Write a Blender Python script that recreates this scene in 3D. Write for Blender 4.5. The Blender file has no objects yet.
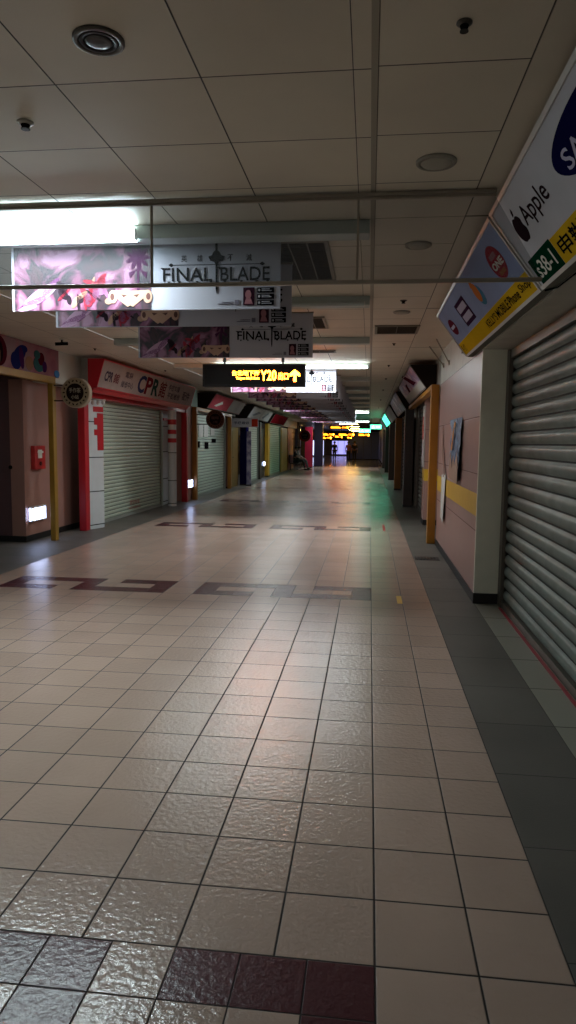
import bpy, bmesh, math, random
from mathutils import Vector, Matrix
random.seed(7)
S = bpy.context.scene
COL = S.collection

# ------------------------------------------------------------------ camera, world, exposure
FPX, YAW, PITCH, ROLL, CAMH = 691.99, 0.115782, -0.100077, 0.011203, 1.53217
cd = bpy.data.cameras.new('camera'); cam = bpy.data.objects.new('camera', cd); COL.objects.link(cam); S.camera = cam
cd.sensor_fit = 'VERTICAL'; cd.sensor_height = 24; cd.lens = FPX / 1024 * 24; cd.clip_start = 0.05; cd.clip_end = 300
F = Vector((-math.sin(YAW)*math.cos(PITCH), math.cos(YAW)*math.cos(PITCH), math.sin(PITCH)))
r0 = Vector((math.cos(YAW), math.sin(YAW), 0)); u0 = r0.cross(F)
Rv = math.cos(ROLL)*r0 + math.sin(ROLL)*u0; Uv = -math.sin(ROLL)*r0 + math.cos(ROLL)*u0
M = Matrix((Rv, Uv, -F)).transposed().to_4x4(); M.translation = (0, 0, CAMH); cam.matrix_world = M

W = bpy.data.worlds.new('world'); S.world = W; W.use_nodes = True
W.node_tree.nodes['Background'].inputs[0].default_value = (1.0, 0.97, 0.92, 1)
W.node_tree.nodes['Background'].inputs[1].default_value = 0.21      # added dim fill, let in where the corridor is left open behind the viewer
vs = S.view_settings; vs.view_transform = 'Standard'; vs.look = 'None'; vs.gamma = 1; vs.use_curve_mapping = False; vs.exposure = 0.98
S.cycles.max_bounces = 8; S.cycles.diffuse_bounces = 4; S.cycles.glossy_bounces = 4; S.cycles.transmission_bounces = 6; S.cycles.transparent_max_bounces = 16
S.cycles.sample_clamp_indirect = 4.0; S.cycles.caustics_reflective = False; S.cycles.caustics_refractive = False

TUBE = 34.0         # emission of a lit fluorescent tube
TUBE_W = 24.0      # watts of each lit strip light
LED_E = 24.0

# ------------------------------------------------------------------ helpers
def srgb(r, g, b):
    f = lambda c: (c/255/12.92) if c/255 <= 0.04045 else ((c/255+0.055)/1.055)**2.4
    return (f(r), f(g), f(b), 1)

MATS = {}
def mat(name, rgb=(128,128,128), rough=0.6, metal=0.0, emit=None, es=0.0, var=0.0, vscale=6.0, bump=0.0, bscale=60.0, spec=0.5, alpha=1.0):
    if name in MATS: return MATS[name]
    m = bpy.data.materials.new(name); m.use_nodes = True; nt = m.node_tree; b = nt.nodes['Principled BSDF']
    c = srgb(*rgb)
    b.inputs['Base Color'].default_value = c; b.inputs['Roughness'].default_value = rough; b.inputs['Metallic'].default_value = metal
    b.inputs['Specular IOR Level'].default_value = spec
    if alpha < 1: b.inputs['Alpha'].default_value = alpha
    if emit: b.inputs['Emission Color'].default_value = srgb(*emit); b.inputs['Emission Strength'].default_value = es
    if var > 0 or bump > 0:
        tc = nt.nodes.new('ShaderNodeTexCoord')
        if var > 0:
            n = nt.nodes.new('ShaderNodeTexNoise'); n.inputs['Scale'].default_value = vscale; n.inputs['Detail'].default_value = 5
            nt.links.new(tc.outputs['Object'], n.inputs['Vector'])
            mr = nt.nodes.new('ShaderNodeMapRange'); mr.inputs[1].default_value = 0.3; mr.inputs[2].default_value = 0.7
            mr.inputs[3].default_value = 1-var; mr.inputs[4].default_value = 1+var*0.5
            nt.links.new(n.outputs['Fac'], mr.inputs[0])
            mx = nt.nodes.new('ShaderNodeMix'); mx.data_type = 'RGBA'; mx.blend_type = 'MULTIPLY'; mx.inputs[0].default_value = 1
            mx.inputs[6].default_value = c; nt.links.new(mr.outputs[0], mx.inputs[7]); nt.links.new(mx.outputs[2], b.inputs['Base Color'])
        if bump > 0:
            n2 = nt.nodes.new('ShaderNodeTexNoise'); n2.inputs['Scale'].default_value = bscale; n2.inputs['Detail'].default_value = 3
            nt.links.new(tc.outputs['Object'], n2.inputs['Vector'])
            bp = nt.nodes.new('ShaderNodeBump'); bp.inputs['Strength'].default_value = bump; bp.inputs['Distance'].default_value = 0.01
            nt.links.new(n2.outputs['Fac'], bp.inputs['Height']); nt.links.new(bp.outputs[0], b.inputs['Normal'])
    if spec == 0.5 and name.split('_')[0] in ('ink','sign','brand','cm','art','print','banner','comic','app','navy','black','board'): b.inputs['Specular IOR Level'].default_value = 0; b.inputs['Roughness'].default_value = .9
    MATS[name] = m; return m

def tile_mat(name, rgb, rough, seam_rgb, gw, var=0.10, bump=0.0, bscale=50, soft=0.5, stain=0.08, spec=0.5):
    """a tiled surface: UV = tile number + place in the tile"""
    m = bpy.data.materials.new(name); m.use_nodes = True; nt = m.node_tree; b = nt.nodes['Principled BSDF']; L = nt.links.new
    N = lambda t: nt.nodes.new(t)
    uv = N('ShaderNodeUVMap'); uv.uv_map = 'UVMap'
    fr = N('ShaderNodeVectorMath'); fr.operation = 'FRACTION'; L(uv.outputs[0], fr.inputs[0])
    sub = N('ShaderNodeVectorMath'); sub.operation = 'SUBTRACT'; L(fr.outputs[0], sub.inputs[0]); sub.inputs[1].default_value = (.5,.5,0)
    ab = N('ShaderNodeVectorMath'); ab.operation = 'ABSOLUTE'; L(sub.outputs[0], ab.inputs[0])
    sp = N('ShaderNodeSeparateXYZ'); L(ab.outputs[0], sp.inputs[0])
    mx = N('ShaderNodeMath'); mx.operation = 'MAXIMUM'; L(sp.outputs[0], mx.inputs[0]); L(sp.outputs[1], mx.inputs[1])
    mr = N('ShaderNodeMapRange'); L(mx.outputs[0], mr.inputs[0]); mr.inputs[1].default_value = .5-gw*(1+soft); mr.inputs[2].default_value = .5-gw*(1-soft)
    fl = N('ShaderNodeVectorMath'); fl.operation = 'FLOOR'; L(uv.outputs[0], fl.inputs[0])
    wn = N('ShaderNodeTexWhiteNoise'); wn.noise_dimensions = '2D'; L(fl.outputs[0], wn.inputs['Vector'])
    tc = N('ShaderNodeTexCoord')
    no = N('ShaderNodeTexNoise'); no.inputs['Scale'].default_value = 1.3; no.inputs['Detail'].default_value = 6; L(tc.outputs['Object'], no.inputs['Vector'])
    a1 = N('ShaderNodeMapRange'); L(wn.outputs['Value'], a1.inputs[0]); a1.inputs[3].default_value = 1-var; a1.inputs[4].default_value = 1+var*.4
    a2 = N('ShaderNodeMapRange'); L(no.outputs['Fac'], a2.inputs[0]); a2.inputs[1].default_value = .3; a2.inputs[2].default_value = .7; a2.inputs[3].default_value = 1-stain; a2.inputs[4].default_value = 1+stain*.5
    mm = N('ShaderNodeMath'); mm.operation = 'MULTIPLY'; L(a1.outputs[0], mm.inputs[0]); L(a2.outputs[0], mm.inputs[1])
    c1 = N('ShaderNodeMix'); c1.data_type = 'RGBA'; c1.blend_type = 'MULTIPLY'; c1.inputs[0].default_value = 1; c1.inputs[6].default_value = srgb(*rgb); L(mm.outputs[0], c1.inputs[7])
    c2 = N('ShaderNodeMix'); c2.data_type = 'RGBA'; L(mr.outputs[0], c2.inputs[0]); L(c1.outputs[2], c2.inputs[6]); c2.inputs[7].default_value = srgb(*seam_rgb)
    L(c2.outputs[2], b.inputs['Base Color'])
    rr = N('ShaderNodeMapRange'); L(mr.outputs[0], rr.inputs[0]); rr.inputs[3].default_value = rough; rr.inputs[4].default_value = .9; L(rr.outputs[0], b.inputs['Roughness'])
    b.inputs['Specular IOR Level'].default_value = spec
    bh = N('ShaderNodeTexNoise'); bh.inputs['Scale'].default_value = bscale; bh.inputs['Detail'].default_value = 2.5; L(tc.outputs['Object'], bh.inputs['Vector'])
    hm = N('ShaderNodeMath'); hm.operation = 'MULTIPLY_ADD'; L(mr.outputs[0], hm.inputs[0]); hm.inputs[1].default_value = -.6
    hb = N('ShaderNodeMath'); hb.operation = 'MULTIPLY'; L(bh.outputs['Fac'], hb.inputs[0]); hb.inputs[1].default_value = bump; L(hb.outputs[0], hm.inputs[2])
    bp = N('ShaderNodeBump'); bp.inputs['Strength'].default_value = .6; bp.inputs['Distance'].default_value = .004; L(hm.outputs[0], bp.inputs['Height']); L(bp.outputs[0], b.inputs['Normal'])
    return m

def art_mat(name, cols, scale=5.0, seed=0.0, rough=0.5, distort=2.0, translucent=0.0):
    """printed picture made of swirling patches of colour"""
    m = bpy.data.materials.new(name); m.use_nodes = True; nt = m.node_tree; b = nt.nodes['Principled BSDF']; L = nt.links.new
    tc = nt.nodes.new('ShaderNodeTexCoord'); mp = nt.nodes.new('ShaderNodeMapping'); mp.inputs['Location'].default_value = (seed, seed*1.7, seed*.6)
    L(tc.outputs['Object'], mp.inputs[0])
    n = nt.nodes.new('ShaderNodeTexNoise'); n.inputs['Scale'].default_value = scale; n.inputs['Detail'].default_value = 4; n.inputs['Distortion'].default_value = distort
    L(mp.outputs[0], n.inputs['Vector'])
    v = nt.nodes.new('ShaderNodeTexVoronoi'); v.inputs['Scale'].default_value = scale*2.2; L(mp.outputs[0], v.inputs['Vector'])
    ad = nt.nodes.new('ShaderNodeMath'); ad.operation = 'MULTIPLY_ADD'; L(v.outputs['Distance'], ad.inputs[0]); ad.inputs[1].default_value = .35; L(n.outputs['Fac'], ad.inputs[2])
    cr = nt.nodes.new('ShaderNodeValToRGB'); e = cr.color_ramp.elements
    while len(e) < len(cols): e.new(.5)
    for i, c in enumerate(cols):
        e[i].position = .38 + .44*i/(len(cols)-1); e[i].color = srgb(*c)
    cr.color_ramp.interpolation = 'B_SPLINE' if len(cols) < 4 else 'EASE'
    L(ad.outputs[0], cr.inputs[0]); L(cr.outputs[0], b.inputs['Base Color']); b.inputs['Roughness'].default_value = rough
    return m

ORG = {}
def tag(o, label=None, cat=None, group=None, kind=None):
    if label: o['label'] = label
    if cat: o['category'] = cat
    if group: o['group'] = group
    if kind: o['kind'] = kind
    return o
def thing(name, label, cat, loc, group=None):
    o = bpy.data.objects.new(name, None); COL.objects.link(o); o.location = loc; o.empty_display_size = .1
    ORG[o] = Vector(loc); return tag(o, label, cat, group)

class MB:
    def __init__(s): s.v = []; s.f = []; s.mi = []
    def add(s, vs, fs, mi=0):
        k = len(s.v); s.v += [Vector(p) for p in vs]; s.f += [[k+i for i in f] for f in fs]; s.mi += [mi]*len(fs); return s
    def box(s, x0, x1, y0, y1, z0, z1, mi=0):
        x0, x1 = sorted((x0, x1)); y0, y1 = sorted((y0, y1)); z0, z1 = sorted((z0, z1))
        return s.add([(x0,y0,z0),(x1,y0,z0),(x1,y1,z0),(x0,y1,z0),(x0,y0,z1),(x1,y0,z1),(x1,y1,z1),(x0,y1,z1)],
                     [(0,3,2,1),(4,5,6,7),(0,1,5,4),(1,2,6,5),(2,3,7,6),(3,0,4,7)], mi)
    def extr(s, poly, d, mi=0):
        """closed 3-D polygon pushed along d"""
        n = len(poly); d = Vector(d); a = [Vector(p) for p in poly]; b = [p+d for p in a]
        return s.add(a+b, [list(range(n))[::-1], list(range(n, 2*n))] + [(i, (i+1) % n, n+(i+1) % n, n+i) for i in range(n)], mi)
    def tube(s, p0, p1, r, n=10, r1=None, mi=0):
        p0, p1 = Vector(p0), Vector(p1); r1 = r if r1 is None else r1; d = (p1-p0).normalized()
        a = d.orthogonal().normalized(); b = d.cross(a)
        vs = [p0+(a*math.cos(t)+b*math.sin(t))*r for t in [2*math.pi*i/n for i in range(n)]] + [p1+(a*math.cos(t)+b*math.sin(t))*r1 for t in [2*math.pi*i/n for i in range(n)]]
        return s.add(vs, [list(range(n))[::-1], list(range(n, 2*n))] + [(i, (i+1) % n, n+(i+1) % n, n+i) for i in range(n)], mi)
    def lathe(s, c, axis, prof, n=24, mi=0):
        """prof = [(radius, distance along axis)]"""
        c = Vector(c); d = Vector(axis).normalized(); a = d.orthogonal().normalized(); b = d.cross(a); vs = []; fs = []
        for r, h in prof: vs += [c+d*h+(a*math.cos(2*math.pi*i/n)+b*math.sin(2*math.pi*i/n))*r for i in range(n)]
        for j in range(len(prof)-1): fs += [(j*n+i, j*n+(i+1) % n, (j+1)*n+(i+1) % n, (j+1)*n+i) for i in range(n)]
        fs += [list(range(n))[::-1], [(len(prof)-1)*n+i for i in range(n)]]
        return s.add(vs, fs, mi)
    def build(s, name, m, parent=None, bevel=0, smooth=False, tagv=None):
        if parent is not None: org = ORG[parent]
        else:
            xs = [p.x for p in s.v]; ys = [p.y for p in s.v]; zs = [p.z for p in s.v]
            org = Vector(((min(xs)+max(xs))/2, (min(ys)+max(ys))/2, min(zs)))
        me = bpy.data.meshes.new(name); me.from_pydata([p-org for p in s.v], [], s.f)
        for mm in (m if isinstance(m, (list, tuple)) else [m]): me.materials.append(mm)
        for p, i in zip(me.polygons, s.mi): p.material_index = i; p.use_smooth = smooth
        bm = bmesh.new(); bm.from_mesh(me); bmesh.ops.recalc_face_normals(bm, faces=bm.faces); bm.to_mesh(me); bm.free(); me.update()
        o = bpy.data.objects.new(name, me); COL.objects.link(o); ORG[o] = org
        if parent is not None: o.parent = parent
        else: o.location = org
        if bevel:
            md = o.modifiers.new('bevel', 'BEVEL'); md.width = bevel; md.segments = 2; md.limit_method = 'ANGLE'
        if tagv: tag(o, *tagv)
        return o
def struct(name, mb, m, **k):
    o = mb.build(name, m, None, **k); o['kind'] = 'structure'; return o

TXT = {}
def text_mesh(s):
    if s in TXT: return TXT[s]
    c = bpy.data.curves.new('t', 'FONT'); c.body = s.lstrip('*'); c.size = 1; c.resolution_u = 3; c.offset = 0.034 if s[0] == '*' and s.isascii() else 0.012
    o = bpy.data.objects.new('t', c); COL.objects.link(o)
    dg = bpy.context.evaluated_depsgraph_get(); dg.update(); me = o.evaluated_get(dg).to_mesh()
    vs = [v.co.copy() for v in me.vertices]; fs = [list(p.vertices) for p in me.polygons]
    o.evaluated_get(dg).to_mesh_clear(); bpy.data.objects.remove(o); bpy.data.curves.remove(c)
    x0 = min(v.x for v in vs); x1 = max(v.x for v in vs); y0 = min(v.y for v in vs); y1 = max(v.y for v in vs)
    TXT[s] = ([((v.x-x0)/(x1-x0), (v.y-y0)/(y1-y0)) for v in vs], fs); return TXT[s]

class Panel:
    """a flat face in the place: origin at its lower left corner, u to the right, v up, reader in front"""
    def __init__(s, o, u, v): s.o = Vector(o); s.u = Vector(u).normalized(); s.v = Vector(v).normalized(); s.n = s.u.cross(s.v)
    def p(s, a, b, k=0.003): return s.o+s.u*a+s.v*b+s.n*k
    def text(s, name, st, a, b, w, h, m, parent, k=0.004, shear=0):
        vs, fs = text_mesh(st); mb = MB(); mb.add([s.p(a+x*w+shear*y*h, b+y*h, k) for x, y in vs], fs); return mb.build(name, m, parent)
    def poly(s, mb, pts, k=0.003, mi=0): mb.extr([s.p(a, b, 0.0) for a, b in pts], s.n*k, mi); return mb
    def rect(s, mb, a0, a1, b0, b1, k=0.003, mi=0): return s.poly(mb, [(a0,b0),(a1,b0),(a1,b1),(a0,b1)], k, mi)
    def ell(s, mb, a, b, ra, rb, k=0.003, n=28, rot=0, mi=0):
        cr, sr = math.cos(rot), math.sin(rot)
        return s.poly(mb, [(a+ra*math.cos(t)*cr-rb*math.sin(t)*sr, b+ra*math.cos(t)*sr+rb*math.sin(t)*cr) for t in [2*math.pi*i/n for i in range(n)]], k, mi)

def gridmesh(name, cells, mats, kind='structure'):
    """cells: (x0,x1,y0,y1,z,i,j,nx,ny,mi) flat faces with tile-number UVs"""
    me = bpy.data.meshes.new(name); v = []; f = []; uvs = []; mi = []
    for (x0,x1,y0,y1,z,i,j,nx,ny,m) in cells:
        k = len(v); v += [(x0,y0,z),(x1,y0,z),(x1,y1,z),(x0,y1,z)]; f.append((k,k+1,k+2,k+3)); uvs += [(i,j),(i+nx,j),(i+nx,j+ny),(i,j+ny)]; mi.append(m)
    me.from_pydata(v, [], f)
    uv = me.uv_layers.new(name='UVMap')
    for q, c in enumerate(uvs): uv.data[q].uv = c
    for m in mats: me.materials.append(m)
    for p, m in zip(me.polygons, mi): p.material_index = m
    o = bpy.data.objects.new(name, me); COL.objects.link(o); o['kind'] = kind; return o

# ------------------------------------------------------------------ materials
WHITE = mat('white_paint', (196,196,190), .55, var=.10, vscale=2)
SOFF = mat('soffit_panel', (180,176,164), .38, var=.14, vscale=3)
PINK = tile_mat('pink_panel', (168,132,124), .38, (96,72,68), .006, var=.05, bump=.1, bscale=30)
MAROON = mat('maroon_wall', (92,66,70), .55, var=.08)
YEL = mat('yellow_paint', (176,136,34), .45, var=.12, vscale=4)
YELB = mat('yellow_band', (214,172,48), .45, var=.05)
OCHRE = mat('ochre_post', (150,98,28), .42, var=.12, vscale=4)
DARKP = mat('dark_brown', (46,34,30), .45, var=.1)
BROWN = mat('brown_board', (116,84,52), .5, var=.12)
RED = mat('red_paint', (176,20,34), .4, var=.06)
BLACK = mat('black', (20,20,20), .5)
BASE = mat('base_black', (22,20,20), .5)
WTILE = mat('white_tile', (196,204,208), .3, var=.05)
STEEL = mat('shutter_steel', (108,118,112), .5, .3, var=.28, vscale=5)
STEELD = mat('dark_steel', (70,70,70), .4, .6, var=.2)
SHUT = mat('pale_shutter', (176,188,172), .42, var=.08, vscale=2)
RAIL = mat('rail_metal', (150,142,130), .35, .6, var=.1)
TEXTK = mat('ink_black', (18,18,22), .7)
DKMETAL = mat('dark_metal', (30,30,32), .45, .3)
SIGNW = mat('sign_white', (196,198,206), .6, var=.04)
SIGNB = mat('sign_pale_blue', (150,166,206), .6, var=.10, vscale=2.5)
SIGNY = mat('sign_yellow', (214,176,40), .6, var=.05)
SIGNG = mat('sign_green', (8,56,38), .4)
NAVY = mat('navy', (20,20,66), .9, spec=0)
FRAMEW = mat('frame_white', (206,206,202), .35, .0, var=.06)
TUBEM = mat('lit_tube', (255,255,255), .4, emit=(225,250,255), es=TUBE)
TUBEF = mat('lit_tube_far', (255,255,255), .4, emit=(235,250,250), es=9.0)
TUBEO = mat('unlit_tube', (190,200,200), .3)
HOUS = mat('lamp_housing', (178,188,184), .4, var=.04)
LEDM = mat('led_amber', (255,150,40), .4, emit=(255,132,26), es=LED_E)
LEDF = mat('led_amber_far', (255,140,30), .4, emit=(255,132,24), es=4.5)
GREENE = mat('green_light', (80,255,190), .4, emit=(90,255,190), es=3.2)
WARMW = mat('warm_light', (255,220,150), .4, emit=(255,200,110), es=60.0)
BOXLIT = mat('lit_panel', (255,255,255), .4, emit=(190,208,255), es=5.0)

FT = tile_mat('floor_tile', (182,158,144), .20, (30,24,22), .0125, var=.08, bump=1.25, bscale=42, stain=.10, spec=.42)
FD = tile_mat('floor_tile_dark', (84,42,48), .27, (28,18,20), .012, var=.12, bump=1.0, bscale=42, spec=.35)
FS = tile_mat('floor_strip_granite', (96,92,86), .5, (44,46,44), .004, var=.08, bump=.5, bscale=90, stain=.25)
FE = tile_mat('floor_edge_tile', (140,138,126), .42, (70,66,60), .008, var=.06, bump=.4)
FH = tile_mat('floor_hall', (56,56,66), .16, (26,26,30), .006, var=.1, bump=.25)
CT = tile_mat('ceiling_tile', (224,216,198), .55, (42,38,34), .0055, var=.04, stain=.10)

# ------------------------------------------------------------------ structure: floor
XL, XR, Y0, Y1, YH, YE, ZC = -4.75, 1.04, -7.0, 46.0, 46.0, 96.0, 2.90
cells = []
bands = [1.313+5.4*k for k in range(-1, 9)]
TOP = [1,1,1,1,1,0,1,1,1]; MID = [1,0,0,0,1,0,0,0,1]; BOT = [1,1,1,0,1,1,1,1,1]
ny = 0; y = 1.313-5.4*1 - .3*10
row = 0
while y < Y1-1e-6:
    isb = any(abs(y-b) < 1e-3 for b in bands)
    if isb:
        for c0, k in ((.05, 0), (-2.05, 1)):
            for r in range(3):
                for q in range(9):
                    d = (BOT, MID, TOP)[r][q]
                    xa = c0-1.8+.2*q; cells.append((xa, xa+.2, y+.2*r, y+.2*r+.2, 0, 1000+k*20+q, 1000+row*3+r, 1, 1, 1 if d else 0))
        for rr in range(2):
            for xa, xb in ((-2.05,-1.75), (-4.15,-3.85), (.05,.35), (.35,.62)):
                cells.append((xa, xb, y+.3*rr, y+.3*rr+.3, 0, int(xa*10)+200, row+rr, 1, 1, 0))
        y += .6; row += 2
    else:
        xa = -4.15; i = 0
        while xa < .34:
            cells.append((xa, xa+.3, y, y+.3, 0, i, row, 1, 1, 0)); xa += .3; i += 1
        cells.append((.35, .62, y, y+.3, 0, i, row, 1, 1, 0))
        y += .3; row += 1
gridmesh('floor', cells, [FT, FD])
sc = []
for k in range(0, 90):
    ya = Y0+k*.6
    if ya >= Y1: break
    sc.append((.62, 1.04, ya, ya+.6, 0, 0, k, 1, 1, 0)); sc.append((-4.75, -4.15, ya, ya+.6, 0, 3, k, 1, 1, 0))
    if ya < 6.7: sc.append((1.04, 1.34, ya, min(ya+.6, 6.8), 0, 5, k, 1, 1, 1))
    sc.append((1.04, 2.2, ya, ya+.6, -.004, 7, k, 2, 1, 0)); sc.append((-7.2, -4.75, ya, ya+.6, -.002, 9, k, 4, 1, 0))
gridmesh('floor', sc, [FS, FE])
hc = [(-16+i*2, -14+i*2, YH+j*2, YH+2+j*2, 0, i*4, j*4, 4, 4, 0) for i in range(12) for j in range(25)]
gridmesh('floor', hc, [FH])

# ------------------------------------------------------------------ structure: ceiling
cc = []
P = .575
nrow = int((Y1-Y0)/P)+2
yb = 4.43-P*20
for j in range(nrow):
    ya = yb+j*P; ybb = ya+P
    if ya > Y1: break
    i = 0; xa = -.09
    while xa > -3.5:
        cc.append((max(xa-P, -3.5), xa, ya, ybb, ZC, 50-i, j, 1, 1, 0)); xa -= P; i += 1
    cc.append((-.09, -.025, ya, ybb, ZC, 60, j, .98, 1, 0))
gridmesh('ceiling', cc, [CT])
rc = []
for j in range(nrow):
    ya = yb+j*P-.02
    if ya > Y1: break
    rc.append((0, .54, ya, ya+P, ZC-.002, 70, j, 1, 1, 0)); rc.append((.54, 1.30, ya, ya+P*5, ZC-.002, 72, j, 1, 1, 1)) if j % 5 == 0 else None
    rc.append((-4.1, -3.5, ya, ya+P, ZC-.006, 74, j, 1, 1, 1)); rc.append((-4.9, -4.1, ya, ya+P, ZC-.006, 75, j, 1, 1, 1))
CS = tile_mat('ceiling_soffit', (222,214,196), .34, (84,80,72), .004, var=.03, stain=.12)
gridmesh('ceiling', rc, [CT, CS])
g = MB(); g.box(-.025, 0, Y0, Y1, ZC+.0005, ZC+.012); struct('trim_1', g, mat('groove', (168,160,144), .6))
g = MB(); g.box(-7.2, -4.9, 3, 9.9, ZC, ZC+.05); struct('ceiling', g, WHITE)
hcx = MB(); hcx.box(-16, 8, YH, YE, 3.0, 3.05); struct('ceiling', hcx, mat('hall_ceiling', (70,66,62), .4))

# transverse strip lights (surface channels across the central ceiling), one every five tiles
def strip_light(y, lit, x0=-3.45, x1=-.03, tx0=None, tx1=None, label=None, group=None, lh=.022):
    """y = front face of the channel; its tubes sit behind a lens along the lower front edge"""
    t = thing('strip_light', label, 'ceiling light', ((x0+x1)/2, y, ZC-.002), group)
    mb = MB(); mb.box(x0, x1, y, y+.15, ZC-.085, ZC-.002); mb.build('housing', HOUS, t, bevel=.006)
    a, b = (x0+.1, x1-.04) if tx0 is None else (tx0, tx1)
    n = max(1, round((b-a)/1.2)); L = (b-a)/n
    for k in range(n):
        c = (a+k*L+.012, a+(k+1)*L-.012)
        mb = MB(); mb.extr([(c[0],y-.024,ZC-.086+lh),(c[0],y-.001,ZC-.082+lh),(c[0],y-.001,ZC-.087),(c[0],y+.03,ZC-.087),(c[0],y+.03,ZC-.096),(c[0],y-.014,ZC-.096),(c[0],y-.028,ZC-.085)], (c[1]-c[0],0,0))
        tb = mb.build('lens', (TUBEM if abs(y-4.42) < .01 else TUBEF) if lit else TUBEO, t)
        for q in (c[0]-.012, c[1]):
            mb = MB(); mb.box(q, q+.012, y-.029, y-.001, ZC-.098, ZC-.078+lh); mb.build('end_cap', FRAMEW, tb)
    if lit:
        ld = bpy.data.lights.new('strip_lamp', 'AREA'); ld.shape = 'RECTANGLE'; ld.size = b-a; ld.size_y = .05; ld.energy = TUBE_W*(b-a)/2*lit; ld.color = (.86, .97, 1.0)
        lo = bpy.data.objects.new('lamp', ld); COL.objects.link(lo); lo.parent = t; lo.location = ((a+b)/2-(x0+x1)/2, -.02, -.105)
    return t
SL = [4.42-2.6*k for k in range(4, 0, -1)]+[4.42, 6.65, 9.15, 12.05, 14.55]+[14.55+2.5*k for k in range(1, 13)]
for n, y in enumerate(SL, -4):
    if n == 0: strip_light(y, .8, tx0=-3.4, tx1=-1.5, lh=.050, label='lit white strip light beside the glass smoke curtain, nearest lit one')
    elif n == 3: strip_light(y, 1.0, tx0=-2.7, tx1=-.06, label='lit white strip light above the washed-out bright banner')
    elif n in (6, 8): strip_light(y, 1.0, tx0=-3.4, tx1=-2.3, label='strip light with only its left tube lit, %s of the two' % ('nearer' if n == 6 else 'farther'))
    elif n == 10: strip_light(y, .9, label='lit white strip light far down the corridor ceiling, third lit one')
    elif n == 15: strip_light(y, .9, label='lit white strip light at the far end of the corridor ceiling')
    else:
        if n == 2: strip_light(y, .5, tx0=-2.85, tx1=-.95, label='strip light hidden behind the third banner, its lit tube added to brighten the mid corridor'); continue  # unseen tube, lit as added fill for the middle of the corridor
        lab = {1: 'unlit strip light across the ceiling just before the nearest small grille', 2: 'unlit strip light just above the amber direction sign'}.get(n, 'unlit white strip light across the central ceiling farther along')
        strip_light(y, 0, label=lab, group=None if n in (1, 2) else 'unlit strip lights along the ceiling')

# ------------------------------------------------------------------ structure: walls
g = MB(); g.box(XR, 1.9, Y0, 10.75, 2.42, ZC); struct('wall_right', g, mat('lintel_grey', (196,194,182), .5, var=.1))
g = MB(); g.box(1.9, 2.0, Y0, Y1, 0, ZC); struct('wall_right', g, WHITE)
def uvbox(name, x0, x1, y0, y1, z0, z1, m, zt=(.58,), py=1.2):
    """box with tile UVs on its long faces, seams every py along y and at the given heights"""
    zs = [z0]+[z for z in zt if z0 < z < z1]+[z1]; me = bpy.data.meshes.new(name); v = []; f = []; uvs = []
    def q(a, b, c, d, i, j):
        k = len(v); v.extend([a, b, c, d]); f.append((k,k+1,k+2,k+3)); uvs.extend([(i,j),(i+1,j),(i+1,j+1),(i,j+1)])
    for r in range(len(zs)-1):
        yy = y0; i = 0
        while yy < y1-1e-4:
            ye = min(yy+py, y1)
            q((x0,ye,zs[r]),(x0,yy,zs[r]),(x0,yy,zs[r+1]),(x0,ye,zs[r+1]), i, r); q((x1,yy,zs[r]),(x1,ye,zs[r]),(x1,ye,zs[r+1]),(x1,yy,zs[r+1]), i+50, r)
            yy = ye; i += 1
        q((x0,y0,zs[r]),(x1,y0,zs[r]),(x1,y0,zs[r+1]),(x0,y0,zs[r+1]), 90, r); q((x1,y1,zs[r]),(x0,y1,zs[r]),(x0,y1,zs[r+1]),(x1,y1,zs[r+1]), 91, r)
    q((x0,y0,z1),(x1,y0,z1),(x1,y1,z1),(x0,y1,z1), 95, 0); q((x0,y1,z0),(x1,y1,z0),(x1,y0,z0),(x0,y0,z0), 96, 0)
    me.from_pydata(v, [], f); uv = me.uv_layers.new(name='UVMap')
    for k, c in enumerate(uvs): uv.data[k].uv = c
    me.materials.append(m); o = bpy.data.objects.new(name, me); COL.objects.link(o); o['kind'] = 'structure'; return o
uvbox('wall_right', XR, 1.5, 6.80, 10.75, 0, 2.42, PINK, (.70, 1.25, 1.80), 6.0)
g = MB(); g.box(XR-.004, 1.262, 6.77, 6.81, 0, 2.42); struct('wall_right', g, mat('column_paint', (240,242,226), .5, var=.06))
g = MB(); g.box(XR-.014, 1.285, 6.755, 6.77, 0, .10); g.box(XR-.012, XR, 6.77, 10.75, 0, .09); struct('baseboard_right', g, BASE)
g = MB(); g.box(XR-.003, XR, 6.815, 10.75, .84, 1.06); struct('trim_2', g, YELB)
g = MB(); g.box(1.238, 1.262, Y0, 6.6, 0, .006); struct('trim_3', g, mat('red_floor_line', (140,30,44), .5))

# left structure
g = MB(); g.box(-7.2, -5.12, 9.77, 9.87, 0, ZC); struct('wall_left', g, MAROON)
uvbox('wall_left', -5.3, -5.09, 9.765, 11.95, 0, 2.42, tile_mat('left_pink_panel', (158,118,108), .45, (110,84,78), .004, var=.04), (), 3)
g = MB(); g.box(-5.2, -4.79, 10.10, 11.2, 2.40, ZC-.008); g.box(-5.2, -4.79, 6, 10.10, 2.47, ZC-.008); struct('wall_left', g, mat('bulkhead_white', (190,188,178), .5, var=.05))
g = MB(); g.box(-5.09, -5.075, 9.75, 11.95, 0, .09); g.box(-7.2, -5.08, 9.75, 9.77, 0, .09); struct('baseboard_left', g, BASE)
g = MB(); g.box(-5.0, -4.76, Y0, 5.9, 0, ZC-.008); g.box(-7.3, -7.2, 3, 9.9, 0, ZC); g.box(-7.2, -5.0, 3, 3.1, 0, ZC); struct('wall_left', g, WHITE)
g = MB(); g.box(-6.2, -6.1, 11.2, Y1, 0, ZC); struct('wall_left', g, DARKP)

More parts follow.
